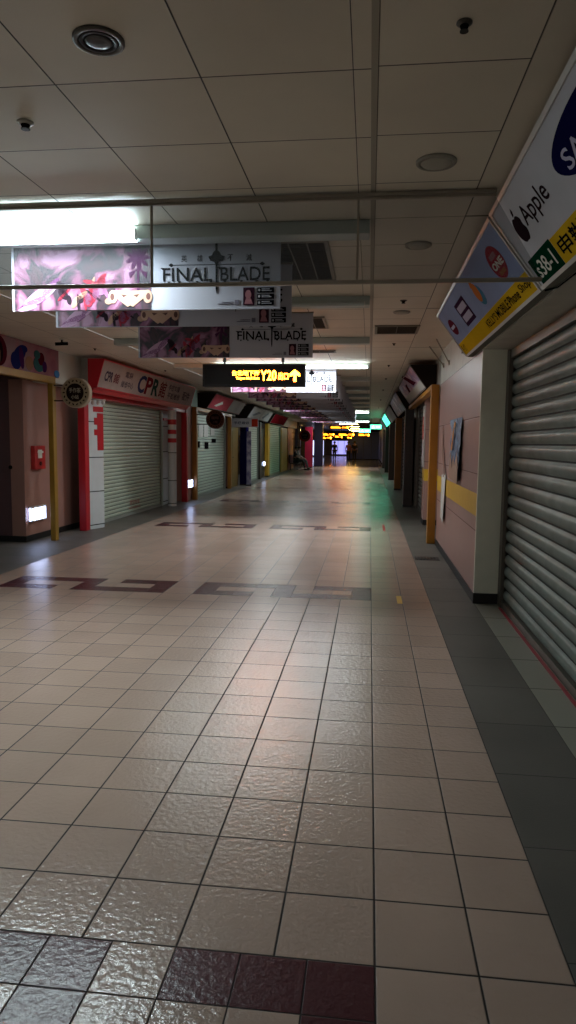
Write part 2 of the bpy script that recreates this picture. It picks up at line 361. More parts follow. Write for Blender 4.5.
# glass smoke curtain hung across the corridor
t = thing('smoke_curtain', 'frameless glass smoke curtain hung across the ceiling between two metal rails', 'glass screen', (-1.9, 3.96, 2.42))
g = MB(); g.box(-4.74, .645, 3.945, 3.975, 2.872, 2.893); g.box(-4.74, .645, 3.952, 3.968, 2.858, 2.872); g.build('top_rail', RAIL, t, bevel=.003)
g = MB(); g.box(-4.74, .90, 3.950, 3.972, 2.410, 2.431); g.build('bottom_rail', RAIL, t, bevel=.003)
GL = bpy.data.materials.new('smoke_glass'); GL.use_nodes = True; nt = GL.node_tree; nt.nodes.remove(nt.nodes['Principled BSDF']); L = nt.links.new
tr = nt.nodes.new('ShaderNodeBsdfTransparent'); tr.inputs[0].default_value = (.78,.79,.80,1); gl = nt.nodes.new('ShaderNodeBsdfGlossy'); gl.inputs['Roughness'].default_value = .12; gl.inputs['Color'].default_value = (.9,.9,.9,1)
df = nt.nodes.new('ShaderNodeBsdfTranslucent'); df.inputs[0].default_value = (.75,.78,.80,1)
m1 = nt.nodes.new('ShaderNodeMixShader'); m1.inputs[0].default_value = .012; m2 = nt.nodes.new('ShaderNodeMixShader'); m2.inputs[0].default_value = .015
L(tr.outputs[0], m1.inputs[1]); L(gl.outputs[0], m1.inputs[2]); L(m1.outputs[0], m2.inputs[1]); L(df.outputs[0], m2.inputs[2]); L(m2.outputs[0], nt.nodes['Material Output'].inputs[0])
js = [-4.73, -3.60, -2.43, -1.26, -.09, .66]
for a, b in zip(js, js[1:]):
    g = MB()
    if b > .6: g.extr([(a+.006, 3.957, 2.43), (.90, 3.957, 2.43), (.64, 3.957, 2.855), (a+.006, 3.957, 2.86)], (0, .006, 0))
    else: g.box(a+.006, b-.006, 3.957, 3.963, 2.43, 2.86)
    g.build('glass_pane', GL, t)
for a in js[1:-1]:
    g = MB(); g.box(a-.006, a+.006, 3.953, 3.967, 2.432, 2.86); g.build('joint_strip', RAIL, t)

# ------------------------------------------------------------------ ceiling fittings
def grille(x0, x1, y0, y1, nb, label, zc=ZC):
    t = thing('ceiling_grille', label, 'vent', ((x0+x1)/2, (y0+y1)/2, zc))
    g = MB(); g.box(x0, x1, y0, y1, zc-.006, zc-.001); g.build('backing', mat('grille_dark', (34,30,26), .7), t)
    f = MB()
    for a in ((x0-.02, x0+.01, y0-.02, y1+.02), (x1-.01, x1+.02, y0-.02, y1+.02), (x0+.01, x1-.01, y0-.02, y0+.01), (x0+.01, x1-.01, y1-.01, y1+.02)): f.box(*a, zc-.016, zc-.002)
    f.build('frame', mat('grille_frame', (126,120,106), .5), t)
    for k in range(1, nb):
        xx = x0+(x1-x0)*k/nb; g = MB(); g.box(xx-.004, xx+.004, y0+.01, y1-.01, zc-.014, zc-.006); g.build('bar', mat('grille_bar', (110,102,90), .5), t)
    n = int((y1-y0)/.045)
    g = MB()
    for k in range(n): g.box(x0+.01, x1-.01, y0+.02+k*.045, y0+.028+k*.045, zc-.013, zc-.006)
    s = g.build('louvre_blade', mat('grille_slat', (70,62,54), .6), t)
    return t
grille(-.98, -.33, 4.84, 5.93, 5, 'large dark louvred return grille in the ceiling just beyond the first banner')
grille(-1.18, -.60+.06, 7.70, 8.40, 5, 'small dark louvred grille beyond the second strip light')
grille(.05, .53, 8.28, 8.82, 2, 'brownish double vent in the right ceiling margin', ZC-.003)
grille(-1.9, -.55, 10.42, 10.62, 6, 'narrow dark slot grille behind the third banner')

t = thing('downlight', 'dark recessed round downlight in the ceiling tile at the upper left', 'ceiling light', (-.955, 2.43, ZC))
c = (-.955, 2.43, ZC)
g = MB(); g.lathe(c, (0,0,-1), [(.088,0),(.088,.008),(.080,.012),(.068,.009),(.068,.0)], 32); g.build('trim_ring', mat('ring_metal', (92,88,82), .35, .5), t, smooth=True)
g = MB(); g.lathe(c, (0,0,-1), [(.070,.002),(.064,.010),(.052,.010),(.052,.005)], 32); g.build('baffle', DKMETAL, t, smooth=True)
g = MB(); g.lathe(c, (0,0,-1), [(.050,.004),(.044,.010),(.030,.013),(.012,.014)], 28); g.build('bulb', mat('dull_bulb', (36,33,33), .3), t, smooth=True)
def cover(x, y, label, r=.085):
    t = thing('cover_disc', label, 'ceiling cover', (x, y, ZC))
    g = MB(); g.lathe((x,y,ZC-.002), (0,0,-1), [(r,0),(r,.008),(r*.94,.014),(r*.80,.014),(r*.78,.009)], 32); g.build('rim', mat('cover_white', (150,146,134), .5), t, smooth=True)
    g = MB(); g.lathe((x,y,ZC-.002), (0,0,-1), [(r*.76,0),(r*.76,.010),(r*.7,.016),(r*.2,.020)], 32); g.build('dome', mat('cover_face', (172,168,154), .5), t, smooth=True)
cover(.29, 3.57, 'round white ceiling cover nearest to the overhead rail on its near side', .098)
cover(.30, 4.99, 'round white ceiling cover just beyond the glass curtain', .092)
cover(.30, 7.45, 'faint round white ceiling cover before the right-hand vent', .088)
def sprink(x, y, label, r=.03, group=None, dome=False):
    t = thing('sprinkler' if not dome else 'smoke_detector', label, 'sprinkler' if not dome else 'detector', (x, y, ZC), group)
    g = MB(); g.lathe((x,y,ZC-.003), (0,0,-1), [(r,0),(r,.004),(r*.6,.010)], 20); g.build('escutcheon', mat('esc_white', (170,164,150), .4) if dome else mat('esc_dark', (84,78,70), .4, .4), t, smooth=True)
    g = MB(); g.lathe((x,y,ZC-.010), (0,0,-1), [(r*.55,0),(r*.5,.010),(r*.3,.016),(r*.2,.020)], 16); g.build('head', BLACK, t, smooth=True)
    g = MB(); g.lathe((x,y,ZC-.029), (0,0,-1), [(r*.55,0),(r*.55,.003)], 16); g.build('deflector', DKMETAL, t)
sprink(-1.51, 2.99, 'small white ceiling detector with a black centre at the left of the frame', .036, dome=True)
sprink(.275, 2.445, 'black sprinkler head in the right-hand ceiling tile nearest the viewer', .026)
sprink(.29, 6.87, 'black sprinkler head between two round covers beyond the glass curtain', .034)
for k, (x, y) in enumerate(((.30, 9.75), (.30, 12.4), (.31, 14.9), (.31, 18.0), (.31, 22), (.31, 27))):
    sprink(x, y, ['black sprinkler head just beyond the right-hand vent', 'dark sprinkler head above the start of the pink shop sign', 'small dark sprinkler head in the right ceiling margin farther along'][min(k, 2)], .026, None if k < 2 else 'far sprinklers in the right ceiling margin')
# little bracket device on the left margin
t = thing('ceiling_bracket', 'small black camera bracket hanging from the left ceiling margin', 'bracket', (-4.18, 9.15, ZC))
g = MB(); g.tube((-4.18,9.15,ZC-.006), (-4.18,9.15,ZC-.06), .012); g.build('stem', BLACK, t)
g = MB(); g.tube((-4.26,9.12,ZC-.075), (-4.10,9.16,ZC-.065), .022, 12); g.build('body', BLACK, t, smooth=True)
g = MB(); g.lathe((-4.18,9.15,ZC-.006), (0,0,-1), [(.04,0),(.04,.006),(.02,.012)], 16); g.build('mount', FRAMEW, t)
sprink(-4.10, 10.1, 'dark sprinkler head in the left ceiling margin beside the red shop sign', .026)
sprink(-3.95, 13.2, 'dark sprinkler head in the left ceiling margin above the red shop sign', .026)

# ------------------------------------------------------------------ hanging banners
ARTP = art_mat('banner_art_purple', [(16,10,16),(60,26,40),(30,20,34),(112,60,88),(150,104,134)], 3.2, 3.1)
ARTD = art_mat('banner_art_figures', [(44,30,40),(122,58,76),(70,60,60),(196,148,140),(228,206,190)], 6.0, 8.3)
def make_banner():
    w, h, z0 = 2.0, .43, 2.44; x0 = -2.66; y = 0.0
    t = thing('hanging_banner', '', 'banner', (x0+w/2, y, z0))
    g = MB(); g.box(x0, x0+w, y, y+.012, z0, z0+h); g.build('sheet', mat('banner_white', (186,186,198), .5, var=.03), t)
    pn = Panel((x0, y-.001, z0), (1,0,0), (0,0,1))
    g = MB(); pn.rect(g, .02, 1.06, 0.004, h-.004, .003, 0); g.build('artwork', ARTP, t)
    # large printed shapes: pale petals, armoured shapes, a dark flower on a stem, a horned ornament
    g = MB()
    for (a, b, ra, rb, ro, mi) in [(.22,.10,.20,.05,.5,0),(.16,.05,.15,.03,.35,1),(.30,.15,.12,.03,.7,1),(.12,.02,.10,.02,.2,0)]: pn.ell(g, a, b, ra*.75, rb*.8, .005, 20, ro, mi)
    g.build('petals', [mat('art_pale', (184,150,176), .5), mat('art_violet', (110,64,104), .5)], t)
    g = MB()
    for k in range(26):
        a = .36+random.random()*.46; b = .03+random.random()*.17; pn.ell(g, a, b, .02+random.random()*.05, .008+random.random()*.022, .006, 10, random.random()*3, random.choice([0,1,2,3]))
    g.build('figures', [mat('art_red', (150,50,66), .5), mat('art_cream', (170,134,116), .5), mat('art_dark', (48,38,46), .5), mat('art_mauve', (142,96,128), .5)], t)
    g = MB(); pn.poly(g, [(.955,.06),(.975,.06),(.972,.30),(.958,.30)], .006)
    for k in range(9):
        an = k*2*math.pi/9; pn.ell(g, .965+.05*math.cos(an), .33+.04*math.sin(an), .045, .014, .0062+.0001*k, 12, an)
    for sgn in (-1, 1): pn.poly(g, [(.965,.26), (.965+sgn*.06,.20), (.965+sgn*.07,.235)], .0064)
    g.build('flower', mat('art_plum', (78,44,72), .5), t)
    g = MB()
    for sgn in (-1, 1):
        pn.ell(g, .905+sgn*.13, .085, .034, .042, .007, 20, 0, 0); pn.ell(g, .905+sgn*.135, .085, .016, .022, .008, 16, 0, 1)
        pn.poly(g, [(.905,.12),(.905+sgn*.12,.125),(.905+sgn*.10,.075),(.905+sgn*.02,.02),(.905,.03)], .0075, 0)
        pn.poly(g, [(.905+sgn*.02,.095),(.905+sgn*.07,.10),(.905+sgn*.05,.08)], .0082, 1)
    g.build('horned_ornament', [mat('art_tan', (196,160,140), .5), mat('art_brown', (104,74,70), .5)], t)
    K = TEXTK
    pn.text('word_final', 'FINAL', 1.15, .175, .36, .085, K, t); pn.text('word_blade', 'BLADE', 1.57, .175, .355, .085, K, t)
    # serif hooks that give the lettering its blade-like look
    g = MB()
    for a in (1.150, 1.565): g = MB(); pn.poly(g, [(a-.022,.262),(a+.035,.258),(a+.02,.246),(a,.246)], .0042); g.build('letter_serif', K, t)
    for a in (1.19, 1.27, 1.40, 1.50, 1.60, 1.72, 1.83, 1.91): g = MB(); pn.poly(g, [(a-.012,.176),(a+.012,.176),(a,.160)], .0042); g.build('letter_serif', K, t)
    g = MB(); pn.poly(g, [(1.533,.41),(1.549,.41),(1.547,.125),(1.541,.10),(1.535,.125)], .005)
    pn.poly(g, [(1.541,.345),(1.60,.325),(1.585,.30),(1.56,.295),(1.541,.27),(1.522,.295),(1.497,.30),(1.482,.325)], .0055)
    pn.ell(g, 1.541, .33, .032, .032, .006, 16)
    pn.rect(g, 1.21, 1.87, .2755, .2785, .004)
    for a in (1.21, 1.87): pn.poly(g, [(a-.02,.277),(a,.289),(a+.02,.277),(a,.265)], .0045)
    g.build('sword_emblem', K, t)
    for q, chs in enumerate('英雄不滅'): pn.text('small_character', chs, (1.285,1.40,1.62,1.755)[q], .295, .042, .042, K, t)
    g = MB(); pn.rect(g, 1.735, 1.815, .022, .132, .004); g.build('app_picture', mat('app_dark', (60,34,48), .5), t)
    g = MB(); pn.ell(g, 1.772, .088, .022, .028, .006); pn.poly(g, [(1.745,.03),(1.805,.03),(1.79,.065),(1.755,.065)], .006); g.build('app_figure', mat('app_pink', (176,122,130), .5), t)
    for q in range(3):
        g = MB(); pn.rect(g, 1.835, 1.955, .022+q*.039, .022+q*.039+.031, .004); bd = g.build('store_badge', K, t)
        g = MB(); pn.ell(g, 1.85, .0375+q*.039, .008, .008, .006, 10); pn.rect(g, 1.868, 1.94, .031+q*.039, .035+q*.039, .006); pn.rect(g, 1.868, 1.925, .041+q*.039, .045+q*.039, .006); g.build('badge_print', mat('badge_white', (190,190,200), .5), bd)
    g = MB(); pn.rect(g, 1.55, 1.66, .030, .034, .004); pn.rect(g, 1.58, 1.66, .042, .045, .004); pn.rect(g, 1.675, 1.705, .026, .056, .004); g.build('small_print', mat('print_grey', (120,116,130), .5), t)
    g = MB(); g.box(x0-.006, x0+w+.006, y-.005, y+.017, z0+h-.001, z0+h+.013); g.build('top_bar', RAIL, t)
    for xx in (x0+.25, x0+w-.25):
        g = MB(); g.tube((xx, y+.006, z0+h+.01), (xx, y+.006, ZC+.0), .005, 8); g.build('hanging_wire', BLACK, t)
    return t
def copy_tree(o, par=None):
    c = o.copy(); COL.objects.link(c); c.parent = par
    for ch in list(KIDS.get(o, [])): copy_tree(ch, c)
    return c
ban = make_banner()
KIDS = {}
for o in COL.objects:
    if o.parent is not None: KIDS.setdefault(o.parent, []).append(o)
spots = [(4.66, 0, 'long white and purple game banner right behind the glass curtain, nearest of the row'),
         (5.33, 0, 'second hanging game banner, mostly hidden behind the nearest one'),
         (7.30, 0, 'third hanging game banner, dark one directly above the amber direction sign'),
         (12.30, 0, 'washed-out bright game banner lit by the strip light behind the amber sign')]+[(14.0+2.5*(k//2)+1.0*(k % 2), 0, None) for k in range(14)]
for i, (y, dz, lab) in enumerate(spots):
    o = ban if i == 0 else copy_tree(ban)
    o.location = (-1.545, y, 2.415+dz); o.scale = (.935, 1, 1.05)
    if lab: o['label'] = lab
    else: o['label'] = 'dark hanging banner in the dense row beyond the bright banner'; o['group'] = 'farther hanging banners in a row'

# ------------------------------------------------------------------ amber LED direction sign
def led_sign(x0, x1, y, z0, z1, label, parts, both=True, thick=.14, rods=True, zc=2.897):
    t = thing('led_sign', label, 'sign', ((x0+x1)/2, y, z0))
    g = MB(); g.box(x0, x1, y, y+thick, z0, z1); g.build('case', mat('led_case', (18,13,11), .5, spec=.15), t, bevel=.008)
    h = z1-z0; w = x1-x0
    for sd in ((0, 1) if both else (0,)):
        pn = Panel((x0, y, z0), (1,0,0), (0,0,1)) if sd == 0 else Panel((x1, y+thick, z0), (-1,0,0), (0,0,1))
        g = MB(); pn.rect(g, .03, w-.03, .03, h-.03, .004); g.build('display', mat('led_black', (12,8,6), .5, spec=.1), t)
        for nm, st, a, b, tw, th in parts:
            if st == 'ARROW':
                g = MB(); cx = a+tw/2
                pn.poly(g, [(cx-.022,b),(cx+.022,b),(cx+.022,b+th*.55),(cx+tw*.5,b+th*.42),(cx+tw*.5,b+th*.66),(cx,b+th),(cx-tw*.5,b+th*.66),(cx-tw*.5,b+th*.42),(cx-.022,b+th*.55)], .007); g.build('arrow', LEDM, t)
            elif st == 'BAR':
                g = MB(); pn.rect(g, a, a+tw, b, b+th, .007); g.build(nm, LEDF, t)
            else: pn.text(nm, st, a, b, tw, th, LEDM if both else LEDF, t, .007)
    if rods:
        for xx in (x0+w*.21, x0+w*.78):
            g = MB(); g.tube((xx, y+thick/2, z1-.005), (xx, y+thick/2, zc), .014, 10); g.lathe((xx,y+thick/2,z1+.03), (0,0,1), [(.024,0),(.024,.06)], 10); g.build('hanging_rod', DKMETAL, t)
    return t
led_sign(-2.56, -.985, 10.5, 2.37, 2.71, 'black hanging sign with amber LED text Y20 and an up arrow',
         [('small_text', '台北地下街', .46, .165, .42, .075), ('small_text', 'Taipei Mall Exit', .52, .095, .36, .05), ('exit_number', 'Y20', .90, .09, .24, .155), ('small_text', '出口', 1.17, .10, .15, .11), ('arrow', 'ARROW', 1.345, .075, .15, .18)])

# ------------------------------------------------------------------ shop sign boxes
def sign_box(name, label, y0, y1, side, xt, zt, xb, zb, body, face, frame=FRAMEW, group=None, cat='sign', back=None):
    """tilted sign: side=+1 on the right wall, -1 on the left; returns thing and its face panel (u along reading direction)"""
    xw = (XR-.003 if side > 0 else -4.80) if back is None else back
    t = thing(name, label, cat, ((xt+xw)/2, (y0+y1)/2, zb), group)
    poly = [(xt, y0, zt), (xb, y0, zb), (xw, y0, zb), (xw, y0, zt)]
    if abs(xb-xw) < .02: poly = [(xt, y0, zt), (xb, y0, zb), (xw, y0, zt)]
    g = MB(); g.extr(poly, (0, y1-y0, 0)); g.build('box', body, t)
    if side > 0: pn = Panel((xb, y1, zb), (0,-1,0), (xt-xb, 0, zt-zb))
    else: pn = Panel((xb, y0, zb), (0,1,0), (xt-xb, 0, zt-zb))
    Wd = y1-y0; Hh = math.hypot(xt-xb, zt-zb)
    f = MB(); b = .022
    for r in ((0, Wd, 0, b), (0, Wd, Hh-b, Hh), (0, b, b, Hh-b), (Wd-b, Wd, b, Hh-b)): pn.rect(f, *r, .012)
    f.build('frame', frame, t)
    g = MB(); pn.rect(g, b, Wd-b, b, Hh-b, .003); g.build('face', face, t)
    return t, pn, Wd, Hh

# right sign 1: white sign with Apple, SAMSUNG, s38-1
zt, zb, xt, xb = 2.86, 2.43, .66, .98
t, pn, Wd, Hh = sign_box('shop_sign', 'white tilted shop sign reading Apple and SAMSUNG over the grey steel shutter', .6, 4.25, 1, xt, zt, xb, zb, mat('sign_body', (120,120,112), .5), SIGNW)
Y = lambda yy: 4.25-yy      # reading coordinate from the far end
g = MB(); pn.rect(g, Y(3.74), Wd-.03, .022, .170, .004); g.build('yellow_band', SIGNY, t)
g = MB(); pn.rect(g, Y(4.19), Y(3.745), .022, .178, .006); g.build('green_label', SIGNG, t)
pn.text('shop_number', 's38-1', Y(4.14), .05, .34, .095, mat('ink_white', (214,220,210), .5), t, .008)
pn.text('band_text', '申辦', Y(3.68), .04, .40, .105, TEXTK, t, .006); pn.text('band_text', '門號', Y(3.16), .04, .40, .105, TEXTK, t, .006); pn.text('band_text', '維修', Y(2.66), .04, .40, .105, TEXTK, t, .006)
pn.text('word_apple', 'Apple', Y(3.87), .27, .46, .135, mat('ink_brown', (44,32,36), .5), t)
# apple emblem: bitten fruit with a leaf
pts = []
cx, cy, R_ = Y(3.975), .325, .078
for k in range(40):
    a = math.pi/2+2*math.pi*k/40
    r = R_*(1+.10*math.cos(2*a)*0-.16*math.exp(-((a-math.pi/2) % (2*math.pi)-0)**2/.06)-.16*math.exp(-((a-math.pi/2) % (2*math.pi)-2*math.pi)**2/.06)-.10*math.exp(-((a-3*math.pi/2))**2/.05))
    x = cx+r*math.cos(a)*1.12; yv = cy+r*math.sin(a)
    d = math.hypot(x-(cx+.110), yv-(cy+.012))
    if d < .044: x = cx+.110-.044*((cx+.110-x)/max(d, 1e-4))
    pts.append((x, yv))
g = MB(); pn.poly(g, pts, .0045)
pn.poly(g, [(cx+.002,cy+.075),(cx+.010,cy+.10),(cx+.034,cy+.118),(cx+.038,cy+.098),(cx+.022,cy+.080)], .0045); g.build('apple_emblem', mat('ink_brown', (44,32,36), .5), t)
g = MB(); pn.ell(g, Y(2.60), .335, .62, .130, .005, 48, -.03); el = g.build('blue_ellipse', NAVY, t)
pn.text('word_samsung', 'SAMSUNG', Y(3.10), .292, .98, .085, mat('ink_lilac', (190,188,214), .5), t, .008)

# right sign 2: pale blue sign, KELLY'S MOBILE Phone Shop
t, pn, Wd, Hh = sign_box('shop_sign', 'pale blue and yellow tilted phone shop sign over the right-hand pillar', 4.28, 7.42, 1, xt, zt-.005, xb, zb, mat('sign_body'), SIGNB)
Y = lambda yy: 7.42-yy
g = MB(); pn.rect(g, .022, Wd-.022, .022, .155, .004); g.build('yellow_band', SIGNY, t)
pn.text('sign_text', "KELLY'S", Y(5.86), .055, .40, .066, TEXTK, t, .006); pn.text('sign_text', 'MOBILE', Y(5.42), .055, .42, .070, TEXTK, t, .006); pn.text('sign_text', 'Phone', Y(4.97), .055, .30, .072, TEXTK, t, .006); pn.text('sign_text', 'Shop', Y(4.62), .055, .26, .072, TEXTK, t, .006)
pn.text('sign_text', '手機', Y(7.36), .05, .22, .075, mat('ink_olive', (110,92,40), .5), t, .006)
g = MB(); pn.ell(g, Y(4.68), .33, .17, .115, .005); e1 = g.build('red_ellipse', mat('brand_red', (150,48,60), .4), t)
pn.text('ellipse_word', '*ONE', Y(4.81), .292, .28, .052, mat('ink_white'), e1, .007)
g = MB(); pn.rect(g, Y(4.76), Y(4.60), .36, .395, .006); g.build('upper_print', mat('ink_rosegrey', (150,110,118), .5), e1); g = MB(); pn.rect(g, Y(4.75), Y(4.60), .245, .275, .006); g.build('lower_print', mat('ink_tan', (150,96,60), .5), e1)
g = MB(); pn.ell(g, Y(5.50), .29, .11, .085, .005); g.build('blue_swirl', mat('brand_teal', (80,130,160), .4), t)
g = MB(); pn.ell(g, Y(5.54), .32, .085, .075, .006, rot=.5); pn.poly(g, [(Y(5.62),.38),(Y(5.55),.44),(Y(5.48),.36)], .006); g.build('orange_swirl', mat('brand_orange', (196,120,70), .4), t)
g = MB(); pn.rect(g, Y(6.50), Y(6.02), .20, .42, .005); e1 = g.build('dark_label', mat('brand_plum', (66,44,70), .4), t)
pn.text('label_text', 'SONY', Y(6.47), .32, .42, .07, mat('ink_white'), t, .008) if False else None
g = MB(); pn.rect(g, Y(6.45), Y(6.07), .325, .385, .007); pn.rect(g, Y(6.45), Y(6.07), .235, .295, .007); g.build('label_print', mat('ink_lilac'), e1)
g = MB(); pn.ell(g, Y(7.08), .31, .15, .085, .005); e1 = g.build('wine_ellipse', mat('brand_wine', (104,44,60), .4), t)
g = MB(); pn.rect(g, Y(7.18), Y(6.98), .295, .325, .007); g.build('ellipse_print', mat('ink_lilac'), e1)
# loose cable between the two signs and the bracket wires past the second sign
g = MB()
pts = [(.99,4.262,2.425), (1.02,4.1,2.408), (1.033,3.9,2.416), (1.035,3.6,2.412), (1.035,3.3,2.415)]
for a, b in zip(pts, pts[1:]): g.tube(a, b, .005, 6)
g.build('sign_cable', BLACK, None, tagv=('thin black cable looping under the joint of the two right-hand signs', 'cable'))
for k, (a, b) in enumerate([((1.03,8.25,2.60), (.86,8.0,2.885)), ((1.03,9.6,2.62), (.83,9.3,2.885)), ((1.03,10.3,2.66), (.80,10.0,2.885))]):
    t = thing('sign_brace', ['thin diagonal brace rod beside the pale blue sign, nearest of three', 'thin diagonal brace rod between its two neighbours past the pale blue sign', 'thin diagonal brace rod next to the pink picture sign, farthest of three'][k], 'bracket', a)
    g = MB(); g.tube(a, b, .009, 8); g.build('rod', RAIL, t); g = MB(); g.box(a[0]-.01, a[0]+.008, a[1]-.03, a[1]+.03, a[2]-.03, a[2]+.03); g.build('wall_plate', RAIL, t)

# ------------------------------------------------------------------ shutters
def shutter(side, x, y0, y1, ztop, slat, depth, m, label, guide=.10, gm=None, flat=False, marks=None):
    """roller shutter in the plane x, seen from the corridor; side=+1 right wall"""
    s = -side; gm = gm or mat('guide_metal', (104,98,90), .4, .4, var=.15)
    t = thing('roller_shutter', label, 'shutter', (x, (y0+y1)/2, 0))
    g = MB(); n = int((ztop-.06)/slat); prof = []
    for k in range(n+1):
        z = .06+k*slat
        if z+slat > ztop: break
        q = 7 if not flat else 3
        for j in range(q+1):
            a = j/q
            prof.append((x+s*depth*(math.sin(math.pi*a)**(.5)) if not flat else x+s*depth*(1 if 0 < j < q else 0), z+slat*(.06+.88*a)))
    vs = []; fs = []
    for i, (px, pz) in enumerate(prof): vs += [(px, y0, pz), (px, y1, pz)]
    for i in range(len(prof)-1): fs.append((2*i, 2*i+1, 2*i+3, 2*i+2))
    ng = 0 if flat else 8; k = len(vs); vs += [(x+side*.02, y0, prof[0][1]), (x+side*.02, y1, prof[0][1]), (x+side*.02, y0, prof[-1][1]), (x+side*.02, y1, prof[-1][1])]
    fs += [(0, 1, k+1, k), (2*len(prof)-2, 2*len(prof)-1, k+3, k+2), (k, k+1, k+3, k+2)]
    g.add(vs, fs)
    for i in range(len(prof)-1):
        if ng and i % ng == ng-1: g.mi[i] = 1
    g.build('curtain', [m, mat('slat_gap', (18,20,20), .8)], t, smooth=not flat)
    g = MB(); g.box(x-s*.02, x+s*(depth+.012), y0, y1, 0.002, .062); g.build('bottom_bar', gm, t)
    for yy in (y0-guide, y1):
        g = MB(); g.box(x-s*.02, x+s*.055, yy, yy+guide*.95, 0, ztop); g.box(x-s*.02, x+s*.02, yy, yy+guide, 0, ztop); g.build('guide_rail', gm, t)
    g = MB(); g.box(x-s*.04, x+s*.045, y0-guide, y1+guide, prof[-1][1], ztop); g.build('head_box', gm, t)
    return t
t = shutter(1, 1.31, -2.0, 6.62, 2.40, .1135, .026, STEEL, 'large grey corrugated steel roller shutter on the right, closest to the viewer', .13)

# right wall posters
def hook(t, x, y, z): pass
t = thing('torn_poster', 'torn blue and orange poster peeling off the pink wall', 'poster', (XR-.002, 8.5, 1.09))
g = MB(); rows, cols = 12, 6; vs_ = []; fs_ = []
for k in range(rows+1):
    z = 1.14+.70*k/rows
    ya = 8.00+.04*math.sin(k*1.7); yb2 = 9.06-.06*math.sin(k*.9)-(.16 if k < 3 else 0)
    for j in range(cols+1):
        lift = .010+.012*math.sin(j*1.9+k*.8)**2+(.035 if j == 0 else 0)*(1-k/rows)
        vs_.append((XR-lift, ya+(yb2-ya)*j/cols, z-(.05*math.sin(j*2.1)**2 if k == 0 else 0)))
for k in range(rows):
    for j in range(cols): q = k*(cols+1)+j; fs_.append((q, q+1, q+cols+2, q+cols+1))
g.add(vs_, fs_); g.add([(a+.003, b, c) for a, b, c in vs_], fs_)
g.build('sheet', art_mat('poster_blue', [(34,44,74),(64,88,134),(104,132,168),(60,70,100)], 2.2, 1.4), t)
pnw = Panel((XR-.036, 9.02, 1.14), (0,-1,0), (0,0,1))
g = MB(); pnw.poly(g, [(.02,-.02),(.9,-.06),(.97,.10),(.80,.30),(.62,.14),(.5,.26),(.36,.10),(.2,.30),(.05,.12)], .003); g.build('torn_edge', mat('paper_back', (168,138,120), .7), t)
for (a, b, ra, rb, ro) in ((.40,.50,.13,.05,.9), (.30,.38,.10,.05,.5), (.52,.62,.10,.03,.3)):
    g = MB(); pnw.ell(g, a, b, ra, rb, .004, 14, ro); g.build('orange_print', mat('poster_orange', (220,150,50), .5), t)
t = thing('paper_strip', 'long narrow white paper hanging on the pink wall below the torn poster', 'notice', (XR-.01, 9.8, .46))
g = MB(); g.extr([(XR-.040,9.50,.47),(XR-.012,9.52,1.14),(XR-.008,10.10,1.10),(XR-.012,10.06,.50)], (.003,0,0)); g.build('sheet', mat('paper_white', (206,204,200), .7), t)
g = MB(); g.extr([(XR-.012,9.75,1.10),(XR-.012,9.60,1.12),(XR-.012,9.95,1.50),(XR-.012,10.1,1.80),(XR-.012,10.1,1.40)], (.003,0,0)); g.build('torn_scrap', mat('scrap_brown', (140,104,92), .7), t)
g = MB(); g.lathe((XR-.008, 9.8, 1.09), (-1,0,0), [(.012,0),(.012,.006),(.006,.010)], 10); g.build('pin', RED, t)
# floor tape marks and drain
for nm, x0, x1, y0, y1, m, lab in (('floor_tape', .27, .31, 12.2, 13.2, RED, 'short red tape mark on the tiles beside the dark floor strip'),
                                   ('floor_tape', .30, .35, 6.62, 6.95, YELB, 'small yellow tape scrap on the tiles near the nearest complete meander band')):
    g = MB(); g.box(x0, x1, y0, y1, .0005, .0025); g.build(nm, m, None, tagv=(lab, 'floor marking'))
t = thing('drain_grate', 'small dark metal drain grate set in the grey floor strip', 'drain', (.80, 9.35, 0))
g = MB(); g.box(.64, .96, 9.22, 9.48, .0005, .004); g.build('frame', DKMETAL, t)
for k in range(7):
    g = MB(); g.box(.66+k*.042, .68+k*.042, 9.24, 9.46, .004, .007); g.build('bar', STEELD, t)

# ------------------------------------------------------------------ right side beyond the pink wall
def post(x0, x1, y0, y1, z1, m, label, name='portal_post', group=None, cat='post'):
    t = thing(name, label, cat, ((x0+x1)/2, (y0+y1)/2, 0), group)
    g = MB(); g.box(x0, x1, y0, y1, 0, z1); g.build('shaft', m, t, bevel=.006)
    g = MB(); g.box(x0-.008, x1+.008, y0-.008, y1+.008, 0, .05); g.build('foot', BASE, t); return t
def portal(side, xa, xb, y0, y1, z, m, label, th=.10, pw=.13, name='shop_portal', group=None, far=True):
    t = thing(name, label, 'door frame', ((xa+xb)/2, (y0+y1)/2, 0), group)
    for k, yy in enumerate((y0, y1-pw) if far else (y0,)):
        g = MB(); g.box(xa, xb, yy, yy+pw, 0, z); p_ = g.build('post', m, t, bevel=.006)
    g = MB(); g.box(xa, xb, y0, y1, z, z+th); g.build('lintel', m, t, bevel=.006)
    return t
portal(1, .91, 1.03, 10.77, 16.98, 2.36, mat('amber_paint', (176,118,30), .42, var=.12, vscale=4), 'yellow ochre shop portal frame standing against the end of the pink wall', .07, .14, far=False)
g = MB(); g.box(1.06, 1.9, 10.76, Y1, 2.42, ZC-.003); struct('wall_right', g, mat('dark_bulkhead', (130,122,110), .5, var=.1))
